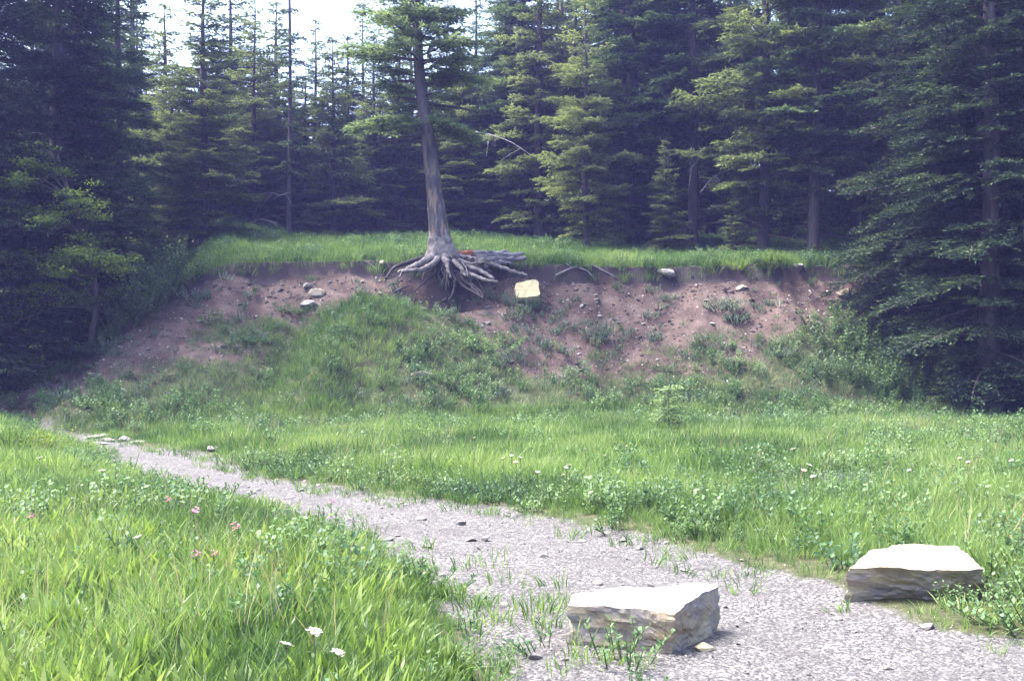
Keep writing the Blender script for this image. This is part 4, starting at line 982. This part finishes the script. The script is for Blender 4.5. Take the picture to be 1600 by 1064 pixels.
for k, (px, py, w) in enumerate([(215, 500, 70), (240, 470, 75), (275, 448, 75), (195, 520, 55), (230, 440, 80), (290, 425, 70), (255, 425, 70), (185, 480, 60)]):
    shrub('leafy', px, py, w * 1.15, 'dark green bush on the left end of the bank top', 1.15, LE)
LL = 'bushes low at the left border'
for k, (px, py, w) in enumerate([(15, 612, 70), (60, 605, 70), (100, 585, 60), (35, 640, 70), (90, 632, 75), (130, 560, 50), (150, 640, 70), (175, 660, 60), (0, 590, 60)]):
    shrub('leafy' if k % 2 else 'bright', px, py, w, ('dark' if k % 2 else 'mid-green') + ' bush low on the bank end near the left border', .7, LL)
FGr = 'leafy plants in the grass beyond the path'
for k, (px, py, w, key, lb) in enumerate([(1460, 775, 100, 'bright', 'wide leafy bush in the tall grass behind the long slab'), (1325, 775, 90, 'sage', 'grey-green bush in the tall grass left of the wide leafy bush'), (1240, 790, 80, 'sage', 'grey herb clump in the grass above the thin grassy corner'),
                                 (1150, 790, 80, 'bright', 'dark green leafy clump in the grass above the thin grassy corner'), (1030, 785, 70, 'bright', 'leafy clump behind the white stone in the grass'), (820, 775, 70, 'sage', 'pale herb clump under the white meadow flowers'), (930, 790, 70, 'bright', 'leafy clump at the path side of the meadow'),
                                 (1565, 870, 110, 'bright', 'leafy plant right of the long slab at the border'), (1560, 800, 100, 'bright', 'leafy plant in the grass at the right border, behind the slab'), (1500, 950, 70, 'upright', 'weeds growing at the shaded right foot of the long slab'), (1590, 940, 80, 'leafy', 'dark weeds at the right border beyond the slab'),
                                 (310, 945, 120, 'bright', 'dark ferny clump in the middle of the near meadow'), (530, 870, 100, 'sage', 'pale leafed clump near the path in the near meadow'), (300, 1040, 130, 'sage', 'silvery herb clump at the bottom of the near meadow'), (90, 1040, 120, 'bright', 'dark leafy clump in the bottom left corner'), (610, 880, 80, 'bright', 'leafy clump at the tip of the near meadow beside the path')]):
    shrub(key, px, py, w, lb, .8 if w < 100 else .55, FGr if k < 11 else 'clumps in the near meadow', 'plant', 'leafy_plant')
shrub('lime', 52, 718, 80, 'yellow-green bushy seedling above the grass at the left border', 1.25)
# seedling fir
hx, hy, hz = hit(1046, 692); PROTO['seed'] = conifer('seedling_fir', 17, 1.15, .46, .12, whorl=.12, per=6, dens=2.6, droop=.15, needle='new_growth', dead=0, klen=.055, kw=.026, r_tr=.013, gap=.1)
sd_ = PROTO['seed']; sd_.location = (hx, hy, hz); tag(sd_, 'waist-high seedling fir with pale new growth at the foot of the bank', 'sapling')

# ------------------------------------------------------------------ flowers
def hit_h(px, py, h):
    ys = np.arange(4.2, 34, .03); xs = (px - CX) / F * ys; zs = EYE + (HY - py) / F * ys; g_ = terrain(xs, ys) + h
    k = int(np.argmax(g_ >= zs)); return xs[k], ys[k], terrain(xs[k:k + 1], ys[k:k + 1])[0]
def flower_me(kind, seed):
    g = G(seed); hd = MB()
    n = 34 if kind != 'pink' else 14; R_ = .045 if kind != 'pink' else .035
    a = g.random(n) * 6.283; r = R_ * np.sqrt(g.random(n)); b = np.stack([r * np.cos(a), r * np.sin(a), (.012 if kind != 'pink' else .05) * g.random(n)], 1)
    for q in range(3):
        kites(b, np.stack([np.cos(a + q * 2.1), np.sin(a + q * 2.1), .35 + 0 * a], 1), np.tile([0, 0, 1.0], (n, 1)), .016, .012, hd)
    st = MB(); st.tube([(0, 0, -1), (.01, 0, -.5), (0, 0, 0)], [.0035, .003, .0025], 4, False)
    for k in range(6):
        st.tube([(0, 0, -.05), b[k]], [.002, .0015], 3, False)
    lf = MB(); m_ = 8; u = -.85 + .7 * np.arange(m_) / m_; aa = np.arange(m_) * 2.4
    kites(np.stack([0 * u, 0 * u, u], 1), np.stack([np.cos(aa), np.sin(aa), .6 + 0 * u], 1), np.tile([0, 0, 1.0], (m_, 1)), .07, .02, lf)
    return hd, st, lf
FM = {}
for kind, mat in (('white', 'petal_white'), ('pink', 'petal_pink'), ('cream', 'petal_cream')):
    hd, st, lf = flower_me(kind, 600 + len(FM)); FM[kind] = (hd.me('flower_head', [M[mat]]), st, lf)
def flower(kind, px, py, h, s, label, group=None):
    x, y, z = hit_h(px, py, h); hd, st, lf = FM[kind]
    o = tag(obj('wildflower', None, loc=(x, y, z)), label, 'flower', group)
    a = tag(obj('flower_head', hd, o), kind='stuff'); a.location = (0, 0, h); a.scale = (s, s, s); a.rotation_euler = (.35, 0, random.random() * 6)
    for nm, m_, mt in (('stem', st, 'stem'), ('leaves', lf, 'forb')):
        k = 'me_' + nm
        if (kind, k) not in FM: FM[(kind, k)] = m_.me(nm, [M[mt]])
        c = tag(obj(nm, FM[(kind, k)], o), kind='stuff'); c.location = (0, 0, h); c.scale = (1, 1, h + .02)
WF, PF = 'white flowers of the near meadow', 'pink flowers of the near meadow'
for a in [('white', 490, 990, .34, .75, 'largest white flower head in the near meadow, right of the silvery clump', WF), ('white', 447, 1008, .32, .65, 'white flower head just left of the largest one', WF), ('white', 527, 1022, .32, .65, 'white flower head just right of and below the largest one', WF),
          ('pink', 372, 828, .34, 1.2, 'largest pink flower in the middle of the near meadow', PF), ('pink', 303, 801, .34, 1.0, 'pink flower up left of the largest pink one', PF), ('pink', 263, 784, .34, .9, 'pale pink flower nearest the path in the left meadow', PF), ('pink', 306, 870, .34, .9, 'pink flower below left of the largest pink one', PF),
          ('pink', 334, 868, .33, .8, 'pink flower straight below the largest pink one', PF), ('pink', 517, 786, .30, .9, 'bright pink flower at the path edge', PF), ('pink', 45, 810, .34, .9, 'pink flower by the left border', PF), ('white', 62, 716, .34, .9, 'pale flower under the yellow-green seedling', None),
          ('white', 160, 736, .34, .9, 'pale flower near the far end of the path', None), ('white', 215, 840, .3, .7, 'small white flower in the left meadow', WF),
          ('white', 1240, 702, .62, .8, 'white flower head highest among the tall grass at right', None), ('white', 1264, 727, .5, .75, 'white flower head just below the highest one at right', None), ('cream', 1256, 735, .45, .6, 'small cream flower beside the two white heads at right', None),
          ('white', 1270, 745, .45, .6, 'lowest white flower head of the cluster at right', None)]:
    flower(*a)
ML = 'pale flowers in the meadow beyond the path'
for k, (px, py) in enumerate([(786, 716), (799, 712), (813, 715), (806, 722), (884, 731), (889, 727), (741, 684), (915, 702), (968, 695), (979, 697), (945, 712), (1110, 704), (1500, 716), (1512, 722), (1580, 720), (880, 742), (840, 738), (1420, 735)]):
    flower('white' if k % 3 else 'cream', px, py, .45, .5, 'pale flower head in the grass beyond the path', ML)

# ------------------------------------------------------------------ the air under the trees, tinted violet to colour their shade
if HAZE > 0:
    v = [(a, b, c) for c in (-2.0, 52.0) for b in (-420.0, 420.0) for a in (-420.0, 420.0)]
    hm, hnt, hout = newmat('haze'); hv = hnt.nodes.new('ShaderNodeVolumePrincipled')
    hv.inputs['Color'].default_value = (.36, .38, 1.0, 1); hv.inputs['Density'].default_value = HAZE; hv.inputs['Anisotropy'].default_value = .2
    hnt.links.new(hv.outputs[0], hout.inputs['Volume'])
    tag(obj('haze', mesh('haze', v, np.array([(0, 2, 3, 1), (4, 5, 7, 6), (0, 1, 5, 4), (2, 6, 7, 3), (0, 4, 6, 2), (1, 3, 7, 5)]), [hm])), kind='stuff')
